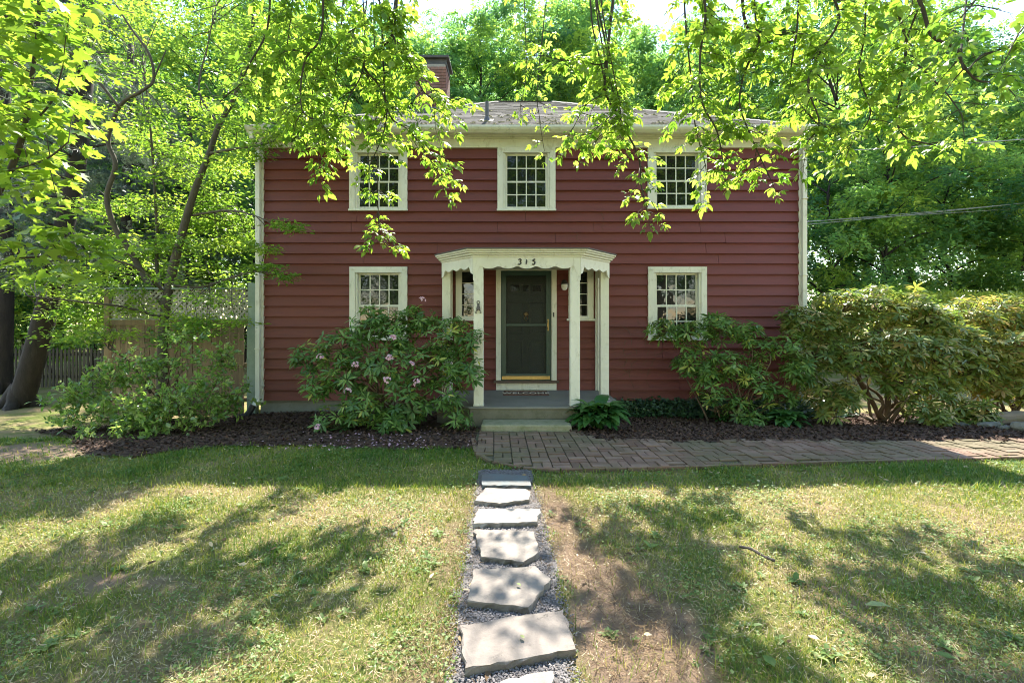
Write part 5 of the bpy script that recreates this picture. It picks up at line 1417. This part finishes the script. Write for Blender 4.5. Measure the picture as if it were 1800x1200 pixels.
# ------------------------------------------------------------------ the woods behind
def tree_proto(h, cr, cb, ncl, per, seed, leaf=.21, rtr=None, crad=.85):
    g = np.random.default_rng(seed); r = empty('woodland_tree', (0, 0, 0))
    rtr = rtr or .012 * h + .03
    q = MB(); p = []; x = y = 0
    for i in range(9):
        p.append(Vector((x, y, h * .93 * i / 8 - (.2 if i == 0 else 0)))); x += g.normal(0, .016 * h); y += g.normal(0, .016 * h)
    sk = limb(q, p, rtr, .03, 8); cs, rs = [], []
    nl = ncl // 3
    for i in range(nl):
        f = (i + g.random()) / nl; z = cb + (h - cb) * f; s = sk[int(np.argmin([abs(k.z - z * .93) for k in sk]))]
        env = cr * (.5 + .5 * math.sin(math.pi * min(1, (f * .75 + .15))) ) * g.uniform(.6, 1.15)
        a = i * 2.4 + g.normal(0, .4); e = Vector((s.x + math.cos(a) * env, s.y + math.sin(a) * env, z + .35 * env * g.uniform(.2, 1)))
        pa = limb(q, [s, s.lerp(e, .5) + Vector((0, 0, .12 * env)), e], .028 * (1.5 - f) + .012, .01, 5)
        for t in (.55, .82, 1.05):
            c = s.lerp(e, t) + Vector(g.normal(0, .35, 3)); cs.append(tuple(c)); rs.append(crad * g.uniform(.6, 1.25))
    q.build('trunk', M['bark'], r, smooth=True)
    pos, dr, nr, sz, t = clump_leaves(g, cs, rs, .62, per, leaf, .56, .24, -.2, .6)
    scatter('crown', FOR, pos, dr, nr, sz, *TRIPLE, t, parent=r); return r
protos = [tree_proto(17.5, 3.6, 4.0, 150, 105, 1), tree_proto(18.5, 3.2, 5.0, 150, 105, 2), tree_proto(17, 4.0, 3.5, 156, 105, 3), tree_proto(19, 3.5, 6.0, 150, 105, 4),
          tree_proto(16.5, 3.6, 6.5, 110, 100, 8), tree_proto(7.5, 2.4, .8, 66, 110, 5, .17, .06, .7), tree_proto(9.5, 2.8, 1.6, 72, 110, 6, .18, .08, .75)]
used = set()
def place(k, x, y, label, group, sc=1.0, rz=None, cat='tree'):
    o = protos[k] if k not in used else copy_tree(protos[k])
    used.add(k); z = float(T(x, min(y, 30)))
    o.location = (x, y, z); o.rotation_euler = (0, 0, random.uniform(0, 6.28) if rz is None else rz); o.scale = (sc, sc, sc * random.uniform(.96, 1.06))
    tag(o, label, cat, group)
FW = 'tall trees in the front row of the woods'
for px, Y, k, sc, lab in [
  (-60, 21, 2, .95, 'leafy tree rising beyond the pines at the left edge'), (95, 23, 0, .95, 'leafy tree filling the gap behind the leaning pine'),
  (250, 24, 1, .95, 'leafy tree beyond the straight pine behind the fence'), (385, 23, 2, 1, 'leafy tree beyond the fence next to the left house corner'),
  (520, 24, 3, .95, 'tall tree behind the left end of the roof'), (640, 25, 0, 1.0, 'tall tree just left of the chimney'), (735, 27, 2, 1.05, 'tall tree directly behind the chimney'),
  (860, 26, 1, .98, 'slender tall tree behind the roof vent pipe'), (950, 25, 3, .97, 'pale crowned tall tree behind the ridge, left of the hanging branch'), (1050, 26, 0, .97, 'tall tree behind the hanging centre branch'),
  (1215, 25, 2, .98, 'tall tree behind the right slope of the roof'), (1320, 24, 1, .92, 'tall tree behind the right end of the roof'), (1440, 23, 4, .95, 'dark trunked tree just right of the house corner'),
  (1540, 25, 4, 1.0, 'tree with a bare lower trunk between the house corner and the right edge'), (1640, 24, 4, .95, 'broad tree behind the low wires at the right'), (1760, 23, 0, .85, 'sunlit tree top under the open sky at upper right'), (1880, 22, 4, .95, 'tree cut off by the right edge of the photo')]:
    place(k, gx(px, Y), Y, lab, FW, sc)
for i, (px, Y) in enumerate([(20,33),(180,35),(330,34),(470,36),(590,37),(690,36),(800,38),(905,37),(1000,39),(1130,37),(1260,36),(1370,35),(1480,37),(1590,36),(1700,38),(1820,36)]):
    place((0, 3, 2, 1)[i % 4] if i < 10 else 4, gx(px, Y), Y, 'tree in the second row of the woods, half hidden behind nearer trees', 'trees in the second row of the woods', 1.12)
for i, px in enumerate((300, 560, 640, 760, 880, 930, 1010, 1090, 1190, 1290, 1560)):
    place((2, 0, 3, 1)[i % 4], gx(px, 47), 47 + (i % 3) * 2, 'tree deep in the woods, only its top showing between nearer crowns', 'trees deep in the woods', (1.5, 1.62, 1.45)[i % 3])
for px, Y, k, lab in [(1455,17.5,5,'low bushy tree close behind the right house corner'), (1560,16.5,6,'dense small tree behind the big bronzed bush'), (1660,18,5,'small understorey tree below the low wires'), (1760,17,6,'dense small tree behind the clipped hedge'), (1860,16,5,'understorey tree beyond the hedge, cut by the right edge'),
                      (420,18,6,'bushy small tree showing between fence lattice and house corner'), (300,19,5,'low bushy tree right behind the lattice fence'), (150,15.3,6,'dark small tree behind the picket fence'), (30,15.6,5,'dark low tree behind the picket fence by the edge'), (-80,15.2,6,'dark small tree behind the fence, cut by the left edge'), (90,17.5,5,'dark low tree filling the gap behind the picket fence'), (1510,21,6,'small tree under the bare trunk right of the house')]:
    place(k, gx(px, Y), Y, lab, 'understorey trees at the edge of the woods', random.uniform(.85, 1.1))
for i, (x, y, k) in enumerate([(-17,-10,6),(-11,-12,5),(-5,-13,6),(1,-12,5),(6,-13,6),(12,-11,5),(18,-10,6),(-22,-12,3),(-16,-14,2),(-11,-16,0),(-6,-18,2),(-1,-16,1),(4,-17,2),(9,-15,0),(14,-16,3),(20,-12,2)]):
    place(k, x, y, 'tree across the street, mirrored in the window panes', 'trees reflected in the windows', .95)
def far_woods():
    g = np.random.default_rng(77); n = 26000
    x = g.uniform(-85, 90, n); y = g.uniform(46, 62, n); z = 15 * g.random(n) ** .8
    keep = vnoise(x + y, z, 3.0, 61) > .50; x, y, z = x[keep], y[keep], z[keep]; n = len(x)
    o = scatter('distant_woods', FOR, np.stack([x, y, z], 1), g.normal(0, 1, (n, 3)), g.normal(0, .6, (n, 3)) + [0, 0, 1], g.uniform(.4, .9, n), *TRIPLE, np.clip(g.normal(.5, .25, n), 0, 1))
    tag(o, 'far woods closing the view behind the trees', 'woods', kind='stuff')
far_woods()

# ------------------------------------------------------------------ boughs hanging in from a tall tree over the lawn
def overhang():
    base = (6.2, -2.2, .15); r = empty('overhanging_tree', base); tag(r, 'tall tree over the lawn whose bright leafy boughs hang across the top of the photo', 'tree')
    q = MB(); limb(q, [base, (6.1,-2.1,2), (5.9,-1.9,4.5), (5.6,-1.6,7), (5.2,-1.2,10)], .30, .14, 12)
    L1 = limb(q, [(5.8,-1.8,5.6), (5.0,.5,7.0), (4.2,2.8,7.6), (3.2,4.9,7.4), (1.9,6.2,7.2), (.2,6.7,7.0), (-1.6,6.5,7.0), (-3.2,6.2,6.9)], .12, .035, 9)
    L2 = limb(q, [(5.7,-1.7,6.2), (5.6,1.0,7.2), (5.2,3.4,7.2), (4.6,5.2,6.8)], .09, .03, 8)
    L3 = limb(q, [(5.6,-1.6,6.8), (3.4,.6,8.0), (.6,2.6,8.2), (-2.0,4.2,7.9), (-3.6,5.4,7.4)], .10, .03, 8)
    rel(r, q.build('trunk', M['greybark'], smooth=True))
    lm = L1 + L2 + L3
    g = np.random.default_rng(31)
    def bough(paths, den=1.0, leaf=.105, twl=(.18, .5), tm=.55, twn=11):
        q = MB(); pp, dd, nn, sz, tt = [], [], [], [], []
        def compound(p, a, scale=1.0):
            """five leaflets on a short stalk"""
            scale = scale * g.uniform(.62, 1.22); a = a.normalized(); up = (Vector((0, 0, 1)) + Vector(g.normal(0, .35, 3))); sdv = a.cross(up).normalized(); t = float(np.clip(g.normal(tm - .05, .3), 0, 1))
            st = p + a * .05; ns = up
            q.tube([p, st, st + a * .05], [.0022, .0018, .0015], 3, cap=False)
            k = 5 if g.random() < .65 else 3
            for j in range(k):
                if j == 0: o_, d_ = st + a * .05, a
                elif j < 3: o_, d_ = st + a * .035, a * .65 + sdv * (.8 if j == 1 else -.8)
                else: o_, d_ = st, a * .25 + sdv * (.95 if j == 3 else -.95)
                d_ = d_ + Vector((0, 0, -.30)) + Vector(g.normal(0, .12, 3))
                pp.append(o_); dd.append(d_); nn.append(ns + Vector(g.normal(0, .2, 3))); sz.append(leaf * scale * g.uniform(.7, 1.15) * (1.0 if j == 0 else .88 if j < 3 else .68)); tt.append(min(1, max(0, t + g.normal(0, .08))))
        def twig(p, d, L, depth=0):
            n = max(2, int(L / .07)); pts = [p]; d = d.normalized()
            for i in range(n):
                d = (d + Vector((0, 0, -.16)) + Vector(g.normal(0, .12, 3))).normalized(); pts.append(pts[-1] + d * (L / n))
            q.tube(pts, [.0058 * (1 - .6 * i / n) for i in range(n + 1)], 4, cap=False)
            for i in range(1, n + 1):
                for s_ in (-1, 1):
                    if g.random() < .86 * den:
                        sv = d.cross(Vector((0, 0, 1))); sv = sv.normalized() if sv.length > .1 else Vector((1, 0, 0))
                        compound(pts[i], d * .5 + sv * s_ * .9 + Vector(g.normal(0, .3, 3)))
            compound(pts[-1], d)
        for path, r0 in paths:
            pts = [Vector(p) for p in path]
            top = pts[0]; a = min(lm, key=lambda s: (s - top).length)       # carried up to the nearest limb
            full = smooth_path([a, a.lerp(top, .5) + Vector(g.normal(0, .08, 3)), *pts], 6); n = len(full)
            q.tube(full, [r0 * 1.3 * (1 - .75 * i / (n - 1)) + .002 for i in range(n)], 6, cap=False)
            acc = 0
            for i in range(9, n):
                acc += (full[i] - full[i-1]).length * twn
                while acc > 1:
                    acc -= 1; an = g.random() * 6.283; ax_ = (full[i] - full[i-1]).normalized()
                    twig(full[i], Vector((math.cos(an), math.sin(an), .12)) + ax_ * .4, g.uniform(*twl))
            twig(full[-1], full[-1] - full[-2], g.uniform(*twl))
        b = rel(r, q.build('bough', M['twig']))
        f = scatter('leaves', OVER, pp, dd, nn, sz, *LEAF8, tt, wide=g.uniform(.95, 1.3, len(pp))); f.parent = b
        return len(pp)
    Y = 6.9
    bough([([P(1083,-50,Y), P(1073,40,Y), P(1068,100,Y), P(1064,160,Y), P(1092,215,Y), P(1122,275,Y), P(1128,330,Y), P(1140,380,Y)], .020),
           ([P(1066,105,Y), P(1020,108,Y-.1), P(985,105,Y-.2), P(955,98,Y-.2)], .010), ([P(1062,150,Y), P(1030,185,Y+.1), P(1005,230,Y+.1)], .008),
           ([P(1070,130,Y), P(1080,190,Y-.2), P(1040,235,Y-.3)], .008), ([P(1092,215,Y), P(1060,235,Y+.2), P(1040,255,Y+.2)], .006)], 1.0, .115, (.12, .38), .62, 9.5)
    bough([([P(965,-40,Y+.2), P(945,150,Y+.2), P(948,205,Y+.2), P(955,255,Y+.2)], .006), ([P(920,-30,Y), P(925,120,Y), P(915,185,Y)], .006)], .8, .09, (.08, .2), .6, 5)
    Y = 6.0
    bough([([P(1232,-60,Y), P(1240,20,Y), P(1236,60,Y), P(1230,110,Y), P(1234,180,Y), P(1260,230,Y), P(1272,290,Y)], .016),
           ([P(1300,-60,Y), P(1310,40,Y), P(1335,70,Y), P(1312,120,Y), P(1300,180,Y), P(1320,240,Y), P(1352,310,Y)], .018),
           ([P(1335,70,Y), P(1385,55,Y+.1), P(1430,85,Y+.1), P(1460,125,Y), P(1475,185,Y)], .010),
           ([P(1200,-60,Y+.3), P(1205,40,Y+.3), P(1215,140,Y+.3), P(1222,220,Y+.3), P(1240,290,Y+.2)], .012)], 1.0, .118, (.15, .46), .6, 9.8)
    Y = 5.6
    bough([([P(1450,-60,Y), P(1475,30,Y), P(1440,95,Y), P(1420,150,Y), P(1440,215,Y), P(1420,250,Y)], .014),
           ([P(1570,-60,Y), P(1580,20,Y), P(1592,80,Y), P(1585,150,Y), P(1575,200,Y), P(1590,240,Y), P(1640,255,Y)], .018),
           ([P(1592,80,Y), P(1620,120,Y-.2), P(1660,160,Y-.3), P(1690,200,Y-.4)], .010), ([P(1420,-60,Y+.3), P(1400,60,Y+.3), P(1390,150,Y+.3), P(1420,200,Y+.2), P(1460,240,Y+.2)], .012),
           ([P(1530,-60,Y), P(1520,60,Y), P(1510,130,Y), P(1530,200,Y), P(1500,250,Y)], .012)], 1.0, .118, (.15, .46), .62, 9.4)
    Y = 4.1
    bough([([P(1600,-80,Y), P(1625,25,Y), P(1640,65,Y), P(1680,85,Y), P(1690,110,Y), P(1715,140,Y), P(1745,145,Y)], .016), ([P(1690,110,Y), P(1730,95,Y), P(1790,80,Y-.1)], .008)], .75, .12, (.15, .35), .5, 5)
    bough([([P(1760,-90,3.6), P(1735,-40,3.6), P(1715,0,3.6), P(1690,30,3.6)], .008), ([P(1850,-60,3.5), P(1820,20,3.5), P(1790,60,3.5)], .008)], .7, .10, (.12, .25), .12, 5)
    Y = 6.2
    bough([([P(700,-60,Y), P(690,60,Y), P(640,110,Y), P(665,150,Y), P(680,190,Y), P(672,240,Y), P(650,290,Y)], .014),
           ([P(690,60,Y), P(732,118,Y), P(758,160,Y), P(764,205,Y)], .008), ([P(690,60,Y), P(720,110,Y-.1), P(748,165,Y-.1), P(790,172,Y-.1)], .010), ([P(680,190,Y), P(720,230,Y), P(750,270,Y-.1), P(765,300,Y-.1)], .010),
           ([P(610,-60,Y+.3), P(600,40,Y+.3), P(590,130,Y+.3), P(570,200,Y+.2), P(565,290,Y+.1)], .012), ([P(640,110,Y), P(610,180,Y-.2), P(600,230,Y-.2)], .008),
           ([P(560,-60,Y+.2), P(575,60,Y+.2), P(548,170,Y+.2), P(556,250,Y+.1)], .010)], 1.0, .115, (.15, .44), .58, 9.6)
    Y = 5.9
    bough([([P(480,-60,Y), P(470,50,Y), P(440,110,Y), P(420,150,Y), P(400,165,Y)], .012), ([P(570,-60,Y), P(565,60,Y), P(535,110,Y), P(530,190,Y), P(560,215,Y)], .014),
           ([P(520,-60,Y+.2), P(510,40,Y+.2), P(500,110,Y+.2)], .010), ([P(650,-60,Y), P(640,30,Y), P(610,60,Y)], .010)], .95, .12, (.14, .42), .5, 10)
    bough([([P(700,-20,6.6), P(665,190,6.5), P(648,250,6.5), P(650,320,6.4), P(664,365,6.4), P(668,405,6.4)], .006)], .001, .1, (.02, .03), .6, .01)
    bough([([P(666,400,6.4), P(672,416,6.4), P(684,424,6.4)], .004)], 1.0, .095, (.12, .2), .6, 13)
    # the unseen part of the crown above the frame shades the near lawn
    hi = []
    for x, y, z in ((-3.0,6.6,6.6),(-2.2,5.6,6.5)):
        hi.append(([Vector((x, y, z + .5)), Vector((x + .15, y - .25, z + .2)), Vector((x - .1, y - .6, z)), Vector((x, y - .9, z - .2))], .012))
    bough(hi, 1.0, .11, (.25, .5), .5, 4)
overhang()
